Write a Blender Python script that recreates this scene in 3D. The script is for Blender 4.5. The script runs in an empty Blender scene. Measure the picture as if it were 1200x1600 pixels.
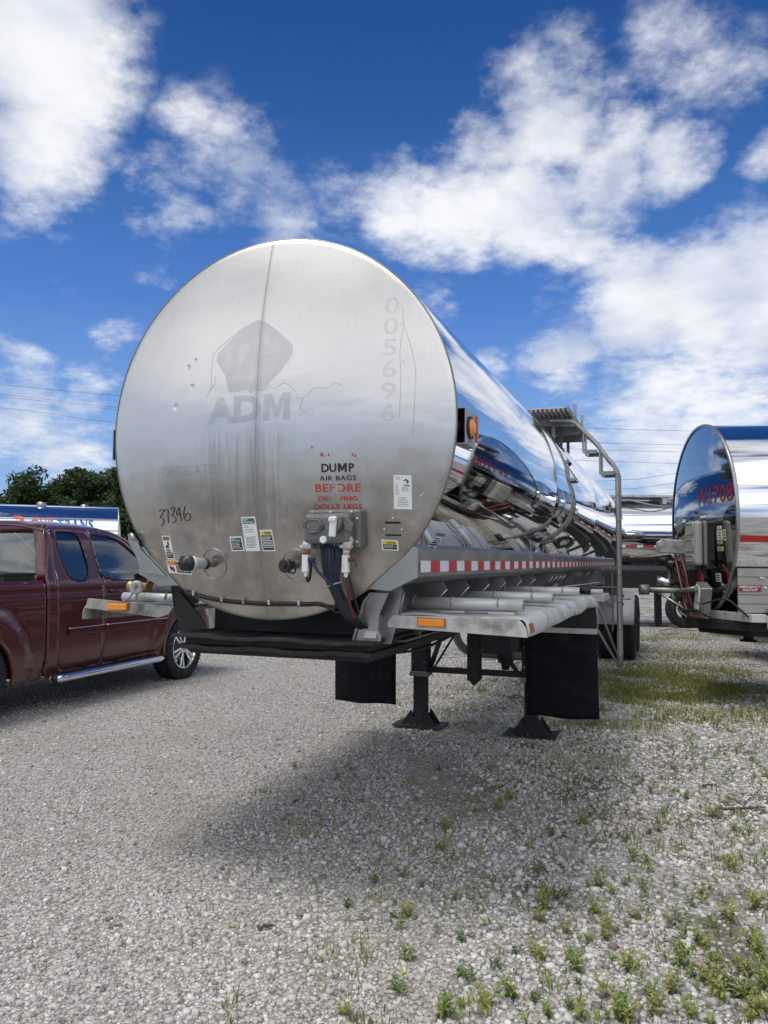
import bpy, bmesh, math, random
import numpy as np
from mathutils import Vector, Matrix, noise as mnoise
R = math.radians; PI = math.pi
random.seed(5); rng = np.random.default_rng(7)
scene = bpy.context.scene; COL = scene.collection
# ------------------------------------------------------------------ camera
CAM_Z, PITCH, ROLL, FOC = 1.58, 0.0626, 0.0065, 1216.0
cd = bpy.data.cameras.new('camera'); cam = bpy.data.objects.new('camera', cd); COL.objects.link(cam)
fw = Vector((0, math.cos(PITCH), math.sin(PITCH))); rt0 = Vector((1, 0, 0)); up0 = rt0.cross(fw)
rt = math.cos(ROLL) * rt0 + math.sin(ROLL) * up0; up = -math.sin(ROLL) * rt0 + math.cos(ROLL) * up0
m = Matrix((rt, up, -fw)).transposed().to_4x4(); m.translation = (0, 0, CAM_Z); cam.matrix_world = m
cd.sensor_fit = 'VERTICAL'; cd.sensor_height = 36.0; cd.lens = FOC / 1600 * 36.0
cd.clip_start = 0.05; cd.clip_end = 3000
scene.camera = cam
scene.view_settings.view_transform = 'Standard'; scene.view_settings.look = 'None'
scene.view_settings.exposure = 0.0; scene.view_settings.gamma = 1.0

# ------------------------------------------------------------------ node helpers
class NT:
    def __init__(s, tree): s.t = tree; s.n = tree.nodes; s.l = tree.links
    def new(s, typ, **kw):
        nd = s.n.new(typ)
        for k, v in kw.items():
            if k.startswith('i_'): s.put(nd.inputs[k[2:].replace('__', ' ')], v)
            else: setattr(nd, k, v)
        return nd
    def put(s, sock, v):
        if isinstance(v, bpy.types.NodeSocket): s.l.new(v, sock)
        else: sock.default_value = v
    def math(s, op, a, b=None, c=None, clamp=False):
        nd = s.n.new('ShaderNodeMath'); nd.operation = op; nd.use_clamp = clamp
        s.put(nd.inputs[0], a)
        if b is not None: s.put(nd.inputs[1], b)
        if c is not None: s.put(nd.inputs[2], c)
        return nd.outputs[0]
    def vm(s, op, a, b=None, sc=None):
        nd = s.n.new('ShaderNodeVectorMath'); nd.operation = op
        s.put(nd.inputs[0], a)
        if b is not None: s.put(nd.inputs[1], b)
        if sc is not None: s.put(nd.inputs['Scale'], sc)
        return nd.outputs['Value'] if op in ('DISTANCE', 'DOT_PRODUCT', 'LENGTH') else nd.outputs['Vector']
    def mr(s, v, a, b, c=0.0, d=1.0, smooth=True):
        nd = s.n.new('ShaderNodeMapRange'); nd.interpolation_type = 'SMOOTHSTEP' if smooth else 'LINEAR'
        s.put(nd.inputs[0], v)
        for i, q in enumerate((a, b, c, d)): s.put(nd.inputs[i + 1], q)
        return nd.outputs[0]
    def noise(s, vec, scale, detail=4, rough=.55, dist=0.0, out='Fac'):
        nd = s.n.new('ShaderNodeTexNoise'); s.put(nd.inputs['Vector'], vec)
        nd.inputs['Scale'].default_value = scale; nd.inputs['Detail'].default_value = detail
        nd.inputs['Roughness'].default_value = rough; nd.inputs['Distortion'].default_value = dist
        return nd.outputs[0] if out == 'Fac' else nd.outputs['Color']
    def mix(s, f, a, b, mode='MIX'):
        nd = s.n.new('ShaderNodeMix'); nd.data_type = 'RGBA'; nd.blend_type = mode
        s.put(nd.inputs[0], f); s.put(nd.inputs[6], a); s.put(nd.inputs[7], b)
        return nd.outputs[2]
    def ramp(s, f, stops):
        nd = s.n.new('ShaderNodeValToRGB'); s.put(nd.inputs[0], f); e = nd.color_ramp.elements
        while len(e) > 1: e.remove(e[-1])
        e[0].position = stops[0][0]; e[0].color = tuple(stops[0][1]) + (1,)
        for p, c in stops[1:]: q = e.new(p); q.color = tuple(c) + (1,)
        return nd.outputs[0]
    def comb(s, x, y, z):
        nd = s.n.new('ShaderNodeCombineXYZ')
        for i, v in enumerate((x, y, z)): s.put(nd.inputs[i], v)
        return nd.outputs[0]
    def sep(s, v):
        nd = s.n.new('ShaderNodeSeparateXYZ'); s.put(nd.inputs[0], v); return nd.outputs
def C3(*c): return tuple(c) + (1,) if len(c) == 3 else (c[0], c[0], c[0], 1)

# ------------------------------------------------------------------ world: daylight sky with broken cloud
SUN_EL, SUN_AZ = R(73), R(-112)      # azimuth from +Y, negative = to the left
world = bpy.data.worlds.new('World'); scene.world = world; world.use_nodes = True
N = NT(world.node_tree); N.n.clear()
out = N.new('ShaderNodeOutputWorld'); bg = N.new('ShaderNodeBackground')
sky = N.new('ShaderNodeTexSky'); sky.sky_type = 'NISHITA'; sky.sun_disc = False
sky.sun_elevation = SUN_EL; sky.sun_rotation = SUN_AZ; sky.air_density = 1.0; sky.dust_density = 0.3; sky.ozone_density = 2.5
tc = N.new('ShaderNodeTexCoord'); dr = tc.outputs['Generated']
dx, dy, dz = N.sep(dr)
def pdir(px, py):
    v = rt * ((px - 600) / FOC) + up * ((800 - py) / FOC) + fw
    return v.normalized()
zz = N.math('ADD', N.math('MAXIMUM', dz, 0.0), 0.30)
flat = N.vm('DIVIDE', dr, N.comb(zz, zz, zz))
warp = N.vm('SUBTRACT', N.noise(flat, 2.6, 5, .6, 0, 'Color'), (0.5, 0.5, 0.5))
wdir = N.vm('ADD', dr, N.vm('SCALE', warp, sc=0.13))
# cloud masses: (px, py, radius, strength) as seen from the lot, turned into sky directions
BL = [(30,60,165,1.2),(110,110,105,.9),(40,210,125,1.1),(90,260,75,.8),(10,330,60,.6),(135,60,90,.8),
      (300,190,70,.5),(340,270,85,.62),(270,330,90,.72),(400,300,125,.80),(440,350,110,.85),(350,150,60,.25),(520,310,100,.6),
      (640,320,95,.78),(740,320,105,.95),(830,330,110,1.05),(900,380,80,.8),(770,220,90,.8),(850,190,110,1.0),(950,260,100,1.0),(1040,250,80,.95),
      (960,180,80,.7),(1060,90,110,.5),(880,110,90,.55),(1150,110,90,.42),(1190,240,45,.8),(700,180,50,.3),
      (860,480,70,.55),(900,540,105,1.05),(1000,490,125,1.25),(1100,460,135,1.25),(1190,450,150,1.25),(960,440,80,.7),(1150,540,70,.7),
      (255,410,52,.5),(100,435,50,.42),(0,430,40,.6),(180,515,50,.5),(40,590,75,.75),(20,660,100,.9),(130,610,70,.75),(90,700,110,.85),(170,660,40,.25),
      (858,615,30,.75),(1040,612,42,.7),(1000,690,150,.98),(1130,650,130,.98),(1200,620,60,.7),(950,740,150,.95),(690,470,60,.45),(760,560,50,.5),(1080,760,160,1.0)]
acc = None
for px, py, r, st in BL:
    d = N.vm('DISTANCE', wdir, tuple(pdir(px, py)))
    a = N.mr(d, 0.15 * r / FOC, 1.35 * r / FOC, st, 0.0)
    acc = a if acc is None else N.math('MAXIMUM', acc, a)
n1 = N.noise(flat, 3.4, 10, .62); n2 = N.noise(flat, 11.0, 6, .62)
# the rest of the sky (behind and beside the camera)
gen = N.mr(N.noise(flat, 1.9, 3, .5), .33, .56, 0.0, 1.0)
fill_bank = N.math('MULTIPLY', N.mr(dy, .05, -.35), N.mr(dz, .12, .30))  # unseen cloud bank added behind the camera to brighten the tank head
gen = N.math('MAXIMUM', gen, N.math('MULTIPLY', fill_bank, N.mr(N.noise(N.vm('MULTIPLY', dr, (1, 1, 4.5)), 1.6, 3, .5), .36, .60, .35, 1.35)))
offv = N.math('MAXIMUM', N.mr(dy, 0.55, 0.25, 0.0, 1.0), N.mr(N.math('ABSOLUTE', dx), .50, .64))
zen = N.mr(dz, 0.68, 0.85, 0.0, 1.0)
acc = N.math('MAXIMUM', acc, N.math('MULTIPLY', gen, N.math('MAXIMUM', offv, N.math('MULTIPLY', zen, .6))))
low = N.math('MULTIPLY', N.mr(dz, 0.16, 0.0, 0.0, 0.6), N.mr(N.noise(N.vm('MULTIPLY', dr, (2.0, 2.0, 22.0)), 1.5, 5, .55), .30, .62))
acc = N.math('MAXIMUM', acc, low)
tex = N.math('ADD', N.math('MULTIPLY', N.math('SUBTRACT', n1, .5), 2.3), N.math('MULTIPLY', N.math('SUBTRACT', n2, .5), 1.1))
tex = N.math('ADD', tex, N.math('MULTIPLY', N.math('SUBTRACT', N.noise(flat, 30, 5, .65), .5), .4))
tex = N.math('MULTIPLY', tex, N.mr(acc, .6, 1.15, 1.0, .5))
dens = N.mr(N.math('ADD', acc, N.math('MULTIPLY', tex, N.mr(acc, 0.0, .45, 0.30, 1.0))), .27, 1.22, 0, 1)
shade = N.noise(N.vm('ADD', flat, (0.05, 0.06, 0.02)), 3.1, 4, .5)
shade = N.mr(N.math('ADD', N.math('MULTIPLY', shade, .9), N.math('MULTIPLY', n2, .1)), .34, .58)
thick = N.mr(dens, .35, 1.0)
ccol = N.mix(shade, C3(.62, .68, .80), C3(1.02, 1.02, 1.03))
ccol = N.mix(N.math('MULTIPLY', thick, .6), N.mix(.25, ccol, C3(.75, .83, .97)), ccol)
skyc = N.vm('MULTIPLY', sky.outputs[0], (0.034, 0.056, 0.086))
grad = N.ramp(dz, [(0, (.38, .55, .82)), (.1, (.29, .48, .82)), (.17, (.22, .41, .79)), (.31, (.092, .235, .64)), (.38, (.066, .19, .53)), (.5, (.030, .114, .366)), (.58, (.019, .086, .305)), (1, (.012, .05, .20))])
skyc = N.mix(.92, skyc, grad)
ccol = N.mix(fill_bank, ccol, N.vm('MULTIPLY', ccol, (1.02, .985, .93)))
ccol = N.vm('SCALE', ccol, sc=N.math('ADD', 1.0, N.math('MULTIPLY', fill_bank, .75)))  # the added bank glows brighter than the other clouds
gcol = N.mix(N.math('MULTIPLY', dens, .94), skyc, ccol)
N.put(bg.inputs['Color'], gcol); bg.inputs['Strength'].default_value = 1.0
N.l.new(bg.outputs[0], out.inputs[0])
# ------------------------------------------------------------------ sun behind thin cloud
sd = bpy.data.lights.new('sun', 'SUN'); sd.energy = 2.1; sd.angle = R(22); sd.color = (1, .96, .90)
so = bpy.data.objects.new('sun', sd); COL.objects.link(so)
sdir = Vector((math.sin(SUN_AZ) * math.cos(SUN_EL), math.cos(SUN_AZ) * math.cos(SUN_EL), math.sin(SUN_EL)))
so.rotation_euler = sdir.to_track_quat('Z', 'Y').to_euler(); so.location = (0, 0, 40)

# ------------------------------------------------------------------ mesh builder
class MB:
    def __init__(s): s.v = []; s.f = []; s.sm = []; s.mi = []; s.cur = 0
    def add(s, vs, fs, smooth=False):
        b = len(s.v); s.v += [tuple(p) for p in vs]
        for f in fs: s.f.append(tuple(b + i for i in f)); s.sm.append(smooth); s.mi.append(s.cur)
        return s
    def box(s, c, d, rz=0, ry=0, rx=0, M=None):
        x, y, z = (q / 2 for q in d)
        vs = [Vector((i * x, j * y, k * z)) for k in (-1, 1) for j in (-1, 1) for i in (-1, 1)]
        rot = M or (Matrix.Rotation(rz, 3, 'Z') @ Matrix.Rotation(ry, 3, 'Y') @ Matrix.Rotation(rx, 3, 'X'))
        vs = [rot @ v + Vector(c) for v in vs]
        return s.add(vs, [(0, 2, 3, 1), (4, 5, 7, 6), (0, 1, 5, 4), (2, 6, 7, 3), (0, 4, 6, 2), (1, 3, 7, 5)])
    def bb(s, x0, x1, y0, y1, z0, z1): return s.box(((x0+x1)/2, (y0+y1)/2, (z0+z1)/2), (abs(x1-x0), abs(y1-y0), abs(z1-z0)))
    def bar(s, p, q, w, h):
        p, q = Vector(p), Vector(q); d = q - p; z = d.normalized()
        u = Vector((0, 0, 1)) if abs(z.z) < .95 else Vector((0, 1, 0))
        x = u.cross(z).normalized(); y = z.cross(x)
        M = Matrix((x, y, z)).transposed()
        return s.box((p + q) / 2, (w, h, d.length), M=M)
    def tube(s, pts, r, n=10, cap=True, closed=False):
        pts = [Vector(p) for p in pts]; rr = r if isinstance(r, (list, tuple)) else [r] * len(pts)
        rings = []; prev = None
        for i, p in enumerate(pts):
            if closed: t = pts[(i + 1) % len(pts)] - pts[i - 1]
            else: t = (pts[min(i + 1, len(pts) - 1)] - pts[max(i - 1, 0)])
            t.normalize()
            if prev is None:
                u = Vector((0, 0, 1)) if abs(t.z) < .9 else Vector((1, 0, 0)); x = u.cross(t).normalized()
            else: x = (prev - t * prev.dot(t)).normalized()
            prev = x; y = t.cross(x)
            rings.append([p + rr[i] * (math.cos(2*PI*k/n) * x + math.sin(2*PI*k/n) * y) for k in range(n)])
        vs = [v for rg in rings for v in rg]; fs = []
        m_ = len(pts)
        for i in range(m_ if closed else m_ - 1):
            for k in range(n):
                j = (i + 1) % m_
                fs.append((i*n+k, i*n+(k+1) % n, j*n+(k+1) % n, j*n+k))
        s.add(vs, fs, True)
        if cap and not closed:
            b = len(s.v) - len(vs)
            for rg, rev in ((0, True), (m_ - 1, False)):
                idx = [b + rg*n + k for k in range(n)]
                s.f.append(tuple(reversed(idx)) if rev else tuple(idx)); s.sm.append(False); s.mi.append(s.cur)
        return s
    def cyl(s, p, q, r, n=20, r2=None): return s.tube([p, q], [r, r if r2 is None else r2], n)
    def lathe(s, prof, c=(0, 0, 0), axis='y', n=48, smooth=True, a0=0, a1=2*PI):
        full = abs(a1 - a0 - 2*PI) < 1e-6; k_ = n if full else n + 1
        vs = []
        for (r, h) in prof:
            for k in range(k_):
                a = a0 + (a1 - a0) * k / n; u, w = r * math.cos(a), r * math.sin(a)
                p = {'y': (u, h, w), 'z': (u, w, h), 'x': (h, u, w)}[axis]
                vs.append((p[0] + c[0], p[1] + c[1], p[2] + c[2]))
        fs = []
        for i in range(len(prof) - 1):
            for k in range(n if full else n):
                k2 = (k + 1) % k_
                fs.append((i*k_+k, i*k_+k2, (i+1)*k_+k2, (i+1)*k_+k))
        return s.add(vs, fs, smooth)
    def prism(s, poly, f, t0, t1):
        """poly of (u,v); f(u,v,t) -> point"""
        n = len(poly)
        vs = [f(u, v, t0) for u, v in poly] + [f(u, v, t1) for u, v in poly]
        fs = [tuple(range(n)), tuple(range(2*n-1, n-1, -1))] + [(i, i+n, (i+1) % n + n, (i+1) % n) for i in range(n)]
        return s.add(vs, fs)
    def sphere(s, c, r, n=14, m_=8, sc=(1, 1, 1)):
        prof = [(math.cos(-PI/2 + PI*i/m_), math.sin(-PI/2 + PI*i/m_)) for i in range(m_+1)]
        vs = [(c[0] + r*sc[0]*a*math.cos(2*PI*k/n), c[1] + r*sc[1]*a*math.sin(2*PI*k/n), c[2] + r*sc[2]*h) for a, h in prof for k in range(n)]
        fs = [(i*n+k, i*n+(k+1) % n, (i+1)*n+(k+1) % n, (i+1)*n+k) for i in range(m_) for k in range(n)]
        return s.add(vs, fs, True)
    def build(s, name, mat, parent=None, bevel=0, label=None, fixn=True, merge=False):
        me = bpy.data.meshes.new(name); me.from_pydata(s.v, [], s.f)
        me.polygons.foreach_set('use_smooth', s.sm)
        mats = mat if isinstance(mat, (list, tuple)) else [mat]
        for q in mats: me.materials.append(q)
        if len(mats) > 1: me.polygons.foreach_set('material_index', s.mi)
        if fixn or merge:
            bm = bmesh.new(); bm.from_mesh(me)
            if merge: bmesh.ops.remove_doubles(bm, verts=bm.verts, dist=1e-4)
            if fixn: bmesh.ops.recalc_face_normals(bm, faces=bm.faces)
            bm.to_mesh(me); bm.free()
        o = bpy.data.objects.new(name, me); COL.objects.link(o)
        if parent: o.parent = parent
        if bevel:
            b = o.modifiers.new('bevel', 'BEVEL'); b.width = bevel; b.segments = 2; b.limit_method = 'ANGLE'; b.angle_limit = R(40)
        if label: o['label'] = label
        return o
def thing(name, label, cat, loc=(0, 0, 0), rz=0, group=None):
    o = bpy.data.objects.new(name, None); COL.objects.link(o); o.location = loc; o.rotation_euler = (0, 0, rz)
    o.empty_display_size = .3; tag(o, label, cat, group); return o
def tag(o, label, cat, group=None):
    o['label'] = label; o['category'] = cat
    if group: o['group'] = group
    return o
def copy_tree(o, parent=None):
    c = o.copy(); COL.objects.link(c)
    if parent: c.parent = parent
    for ch in [q for q in bpy.data.objects if q.parent == o]: copy_tree(ch, c)
    return c
def text_mesh(body, size, f, bold=0.0, sx=1.0, align='LEFT', spacing=1.0):
    cu = bpy.data.curves.new('t', 'FONT'); cu.body = body; cu.size = size; cu.offset = bold; cu.align_x = align
    cu.resolution_u = 4; cu.space_character = spacing
    ob = bpy.data.objects.new('t', cu); COL.objects.link(ob)
    bpy.context.view_layer.update()
    me = bpy.data.meshes.new_from_object(ob.evaluated_get(bpy.context.evaluated_depsgraph_get()))
    vs = [f(v.co.x * sx, v.co.y) for v in me.vertices]; fs = [tuple(p.vertices) for p in me.polygons]
    bpy.data.objects.remove(ob); bpy.data.curves.remove(cu); bpy.data.meshes.remove(me)
    return vs, fs

# ------------------------------------------------------------------ materials
def mat(name, col=(.5, .5, .5), rough=.5, metal=0.0, var=0.0, vscale=8, bump=0.0, bscale=60, spec=.5, dirt=None, dscale=5, dlo=.5, dhi=.75, coat=0, emit=None, rvar=0.0):
    m_ = bpy.data.materials.new(name); m_.use_nodes = True; T = NT(m_.node_tree); b = T.n['Principled BSDF']
    b.inputs['Base Color'].default_value = C3(*col); b.inputs['Roughness'].default_value = rough; b.inputs['Metallic'].default_value = metal
    b.inputs['Specular IOR Level'].default_value = spec
    if coat: b.inputs['Coat Weight'].default_value = coat; b.inputs['Coat Roughness'].default_value = .04
    oc = T.new('ShaderNodeTexCoord').outputs['Object']
    c = None
    if var:
        n_ = T.noise(oc, vscale, 6, .6)
        c = T.mix(n_, C3(*[q * (1 - var) for q in col]), C3(*[min(1, q * (1 + var)) for q in col]))
    if dirt:
        d_ = T.mr(T.noise(oc, dscale, 8, .65), dlo, dhi)
        c = T.mix(d_, c if c is not None else C3(*col), C3(*dirt))
        T.put(b.inputs['Roughness'], T.mr(d_, 0, 1, rough, max(rough, .7), False))
        if metal: T.put(b.inputs['Metallic'], T.mr(d_, 0, 1, metal, .1, False))
    elif rvar:
        T.put(b.inputs['Roughness'], T.mr(T.noise(oc, vscale, 6, .6), .3, .7, max(0.01, rough - rvar), rough + rvar))
    if c is not None: T.put(b.inputs['Base Color'], c)
    if bump:
        bn = T.new('ShaderNodeBump'); bn.inputs['Strength'].default_value = bump; bn.inputs['Distance'].default_value = .01
        T.put(bn.inputs['Height'], T.noise(oc, bscale, 5, .6)); T.l.new(bn.outputs[0], b.inputs['Normal'])
    if emit: b.inputs['Emission Color'].default_value = C3(*emit[0]); b.inputs['Emission Strength'].default_value = emit[1]
    return m_
def mirror_mat(name, col=(.74, .76, .78), rough=.015, wav=.0007):
    m_ = bpy.data.materials.new(name); m_.use_nodes = True; T = NT(m_.node_tree); b = T.n['Principled BSDF']
    b.inputs['Metallic'].default_value = 1.0
    oc = T.new('ShaderNodeTexCoord').outputs['Object']
    sm = T.noise(T.vm('MULTIPLY', oc, (1, .5, 3.0)), 2.2, 7, .7)
    T.put(b.inputs['Base Color'], T.mix(T.mr(sm, .4, .75), C3(*col), C3(*[q * .9 for q in col])))
    T.put(b.inputs['Roughness'], T.mr(T.noise(T.vm('MULTIPLY', oc, (3, 1, 12.0)), 3.5, 6, .7), .35, .8, rough, rough + .05))
    h = T.math('ADD', T.noise(T.vm('MULTIPLY', oc, (1, .33, 1)), 2.4, 2, .5), T.math('MULTIPLY', T.noise(T.vm('MULTIPLY', oc, (1, .25, 1)), 9, 2, .5), .12))
    bn = T.new('ShaderNodeBump'); bn.inputs['Strength'].default_value = 1.0; bn.inputs['Distance'].default_value = wav
    T.put(bn.inputs['Height'], h); T.l.new(bn.outputs[0], b.inputs['Normal'])
    return m_
M = {}
M['mirror'] = mirror_mat('polished_stainless')
M['mirror_far'] = mirror_mat('polished_stainless_far', (.76, .78, .80), .045, .003)
M['mirror_head'] = mirror_mat('darkened_polished_head', (.46, .47, .48), .05, .0012)  # base colour darkened to stand in for the dark reflections on these heads
M['satin'] = mat('satin_stainless', (.33, .33, .32), .36, .85, .15, 5, .05, 40, dirt=(.20, .19, .17), dscale=3, dlo=.5, dhi=.8)
M['satin_dark'] = mat('dull_stainless', (.24, .24, .23), .45, .7, .15, 5, .05, 40, dirt=(.12, .115, .10), dscale=3, dlo=.45, dhi=.75)
M['alu'] = mat('grimy_aluminium', (.54, .54, .525), .5, .35, .12, 6, .1, 30, dirt=(.17, .155, .13), dscale=5.5, dlo=.46, dhi=.74)
M['alu_dirty'] = mat('grubby_aluminium', (.36, .355, .34), .55, .35, .15, 7, .15, 30, dirt=(.06, .055, .05), dscale=6, dlo=.42, dhi=.66)
M['alu_tube'] = mat('dull_aluminium_tube', (.56, .56, .54), .42, .45, .1, 9, .06, 40, dirt=(.26, .25, .22), dscale=6, dlo=.5, dhi=.8)
M['black'] = mat('greasy_black_steel', (.012, .0115, .011), .65, 0, .4, 9, .5, 25, dirt=(.045, .038, .03), dscale=7, dlo=.52, dhi=.78)
M['legblack'] = mat('worn_black_paint', (.013, .013, .015), .6, 0, .3, 9, .3, 30, dirt=(.05, .043, .036), dscale=8, dlo=.5, dhi=.75)
M['rubber'] = mat('flap_rubber', (.006, .0065, .009), .75, 0, .3, 12, .5, 90, spec=.18, dirt=(.028, .027, .027), dscale=5, dlo=.5, dhi=.8)
M['tyre'] = mat('tyre_rubber', (.022, .022, .024), .8, 0, .3, 15, .4, 80, spec=.3, dirt=(.09, .085, .08), dscale=9, dlo=.5, dhi=.8)
M['chrome'] = mat('chrome', (.80, .81, .82), .10, 1.0, 0, 8, rvar=.04)
M['cast'] = mat('cast_aluminium_box', (.15, .155, .148), .5, .4, .25, 20, .3, 60, dirt=(.09, .09, .085), dscale=12, dlo=.5, dhi=.75)
M['black_plastic'] = mat('black_plastic', (.012, .012, .014), .4)
M['hose_black'] = mat('black_hose', (.014, .014, .016), .45)
M['hose_blue'] = mat('blue_hose', (.008, .018, .050), .4)
M['hose_red'] = mat('red_hose', (.11, .012, .010), .45)
M['hose_green'] = mat('green_hose', (.05, .10, .055), .5)
M['white'] = mat('white_vinyl', (.72, .74, .73), .4, 0, .08, 30)
M['white_paint'] = mat('chipped_white_paint', (.68, .68, .66), .5, 0, .05, 20, dirt=(.30, .28, .25), dscale=22, dlo=.55, dhi=.7)
M['ink'] = mat('black_ink', (.012, .012, .014), .5)
M['green'] = mat('dark_green_print', (.015, .13, .10), .4)
M['yellow'] = mat('yellow_print', (.62, .50, .05), .4)
M['pale_yellow'] = mat('pale_yellow_print', (.55, .52, .20), .5)
M['orange'] = mat('orange_print', (.62, .26, .05), .4)
M['rust'] = mat('rust_red_print', (.30, .10, .04), .5)
M['red'] = mat('red_vinyl', (.42, .015, .02), .35)
M['red_lacquer'] = mat('dark_red_vinyl', (.25, .008, .012), .3)
M['maroon_sign'] = mat('maroon_sign', (.20, .015, .03), .4)
M['tape_red'] = mat('red_reflective_tape', (.46, .025, .03), .35, 0, .15, 40)
M['tape_white'] = mat('white_reflective_tape', (.70, .72, .74), .35, 0, .08, 40)
M['amber'] = mat('amber_lens', (.80, .26, .01), .18, 0, .1, 60, coat=.6, bump=.2, bscale=160)
M['amber_dark'] = mat('dull_amber_lens', (.42, .10, .008), .25, 0, .2, 60, coat=.4)
M['red_lens'] = mat('red_lens', (.4, .03, .01), .2, coat=.5)
M['blue_print'] = mat('blue_print', (.02, .10, .34), .4)
M['orange_red'] = mat('orange_red_print', (.62, .09, .03), .4)
M['brass'] = mat('tarnished_brass', (.38, .27, .12), .45, .8, .3, 25, .2, 60)
M['plank'] = mat('ribbed_aluminium_panel', (.30, .285, .26), .42, .55, .15, 6, .06, 40, dirt=(.25, .23, .20), dscale=5, dlo=.5, dhi=.8)
M['plastic_grey'] = mat('weathered_grey_plastic', (.32, .32, .29), .6, 0, .08, 12, .08, 90)

def head_mat():
    m_ = bpy.data.materials.new('brushed_stainless_head'); m_.use_nodes = True; T = NT(m_.node_tree); b = T.n['Principled BSDF']
    oc = T.new('ShaderNodeTexCoord').outputs['Object']; x, y, z = T.sep(oc)
    grain = T.noise(T.vm('MULTIPLY', oc, (260, 1, 7)), 1.0, 3, .6)
    mott = T.noise(oc, 3.2, 7, .65)
    col = T.mix(mott, C3(.60, .585, .555), C3(.70, .685, .655))
    col = T.mix(T.mr(grain, .35, .7, 0, .22), col, C3(.50, .50, .49))
    # vertical runs below the old lettering
    runs = T.noise(T.vm('MULTIPLY', oc, (34, 1, 1.6)), 1.0, 4, .7)
    def win(v, a, b_, s_): return T.math('MULTIPLY', T.mr(v, a - s_, a + s_), T.mr(v, b_ + s_, b_ - s_))
    reg = T.math('MULTIPLY', win(x, -.30, .14, .06), win(z, 1.72, 2.16, .07))
    reg = T.math('MULTIPLY', reg, T.mr(runs, .42, .66))
    col = T.mix(T.math('MULTIPLY', reg, .42), col, C3(.23, .23, .22))
    reg2 = T.math('MULTIPLY', win(x, -.52, .02, .1), win(z, 1.86, 1.99, .06))
    col = T.mix(T.math('MULTIPLY', reg2, .30), col, C3(.34, .35, .37))
    # grime along the centre seam, wider low down
    seam = T.mr(T.math('ABSOLUTE', T.math('ADD', x, T.math('MULTIPLY', T.math('SUBTRACT', T.noise(T.vm('MULTIPLY', oc, (0, 0, 3)), 1, 3), .5), .012))), T.mr(z, 1.4, 2.9, .075, .012, False), 0.0)
    seam = T.math('MULTIPLY', seam, T.math('ADD', .25, T.math('MULTIPLY', runs, .55)))
    col = T.mix(T.math('MULTIPLY', seam, .6), col, C3(.24, .22, .19))
    # small specks
    sp = T.new('ShaderNodeTexVoronoi'); T.put(sp.inputs['Vector'], oc); sp.inputs['Scale'].default_value = 16
    spk = T.math('MULTIPLY', T.mr(sp.outputs['Distance'], .09, .03), T.mr(T.noise(oc, 2.0, 2), .5, .6))
    col = T.mix(T.math('MULTIPLY', spk, .5), col, C3(.14, .13, .11))
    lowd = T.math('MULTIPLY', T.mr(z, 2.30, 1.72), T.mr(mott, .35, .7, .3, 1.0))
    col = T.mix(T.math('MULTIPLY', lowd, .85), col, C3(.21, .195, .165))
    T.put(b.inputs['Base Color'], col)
    b.inputs['Metallic'].default_value = .93
    T.put(b.inputs['Roughness'], T.math('ADD', T.mr(mott, .3, .7, .27, .36), T.math('MULTIPLY', reg, .15)))
    b.inputs['Anisotropic'].default_value = .72
    b.inputs['Tangent'].default_value = (0, 0, 1) if 'Tangent' in b.inputs else (0, 0, 1)
    tg = T.new('ShaderNodeCombineXYZ'); tg.inputs[0].default_value = .937; tg.inputs[1].default_value = -.349
    T.l.new(tg.outputs[0], b.inputs['Tangent'])
    bn = T.new('ShaderNodeBump'); bn.inputs['Strength'].default_value = .5; bn.inputs['Distance'].default_value = .004
    # shallow dents near the left of the head
    hh = T.math('MULTIPLY', T.noise(T.vm('MULTIPLY', oc, (.8, 1, 1.5)), 2.2, 3, .5), 3.2)
    for (a, c, r) in ((-.465, 2.31, .022), (-.37, 2.40, .018), (-.40, 2.50, .016), (-.36, 2.53, .012)):
        dd = T.vm('DISTANCE', T.vm('MULTIPLY', oc, (1, 0, 1)), (a, 0, c))
        hh = T.math('SUBTRACT', hh, T.mr(dd, r, 0, 0, 1.6))
    hh = T.math('ADD', hh, T.math('MULTIPLY', grain, .035))
    T.put(bn.inputs['Height'], hh); T.l.new(bn.outputs[0], b.inputs['Normal'])
    return m_
M['head'] = head_mat()
def ghost_mat(name, col, a, rough=.45, metal=.6, hard=False):
    """old adhesive shadow: patchy film over the metal"""
    m_ = bpy.data.materials.new(name); m_.use_nodes = True; T = NT(m_.node_tree); b = T.n['Principled BSDF']
    oc = T.new('ShaderNodeTexCoord').outputs['Object']
    b.inputs['Base Color'].default_value = C3(*col); b.inputs['Metallic'].default_value = metal; b.inputs['Roughness'].default_value = rough
    n_ = T.noise(oc, 14, 6, .65)
    T.put(b.inputs['Alpha'], T.mr(n_, .3, .6, a * .55, a) if not hard else T.mr(n_, a, a + .03, 0, 1))
    return m_
M['ghost'] = ghost_mat('old_logo_shadow', (.46, .475, .52), .28)
M['ghost_text'] = ghost_mat('old_letter_shadow', (.36, .375, .41), .22)
M['ghost_faint'] = ghost_mat('faint_letter_shadow', (.40, .40, .40), .13)
M['ghost_line'] = ghost_mat('adhesive_line', (.38, .37, .33), .34, .6, .2)
M['residue'] = ghost_mat('peeled_sticker_residue', (.55, .55, .53), .35, .7, .1)
M['word_black'] = ghost_mat('worn_black_lettering', (.012, .013, .016), .28, .5, 0, True)
M['word_red'] = ghost_mat('worn_red_lettering', (.42, .03, .03), .44, .5, 0, True)
M['word_red2'] = ghost_mat('lightly_worn_red_lettering', (.36, .025, .025), .36, .5, 0, True)

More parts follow.
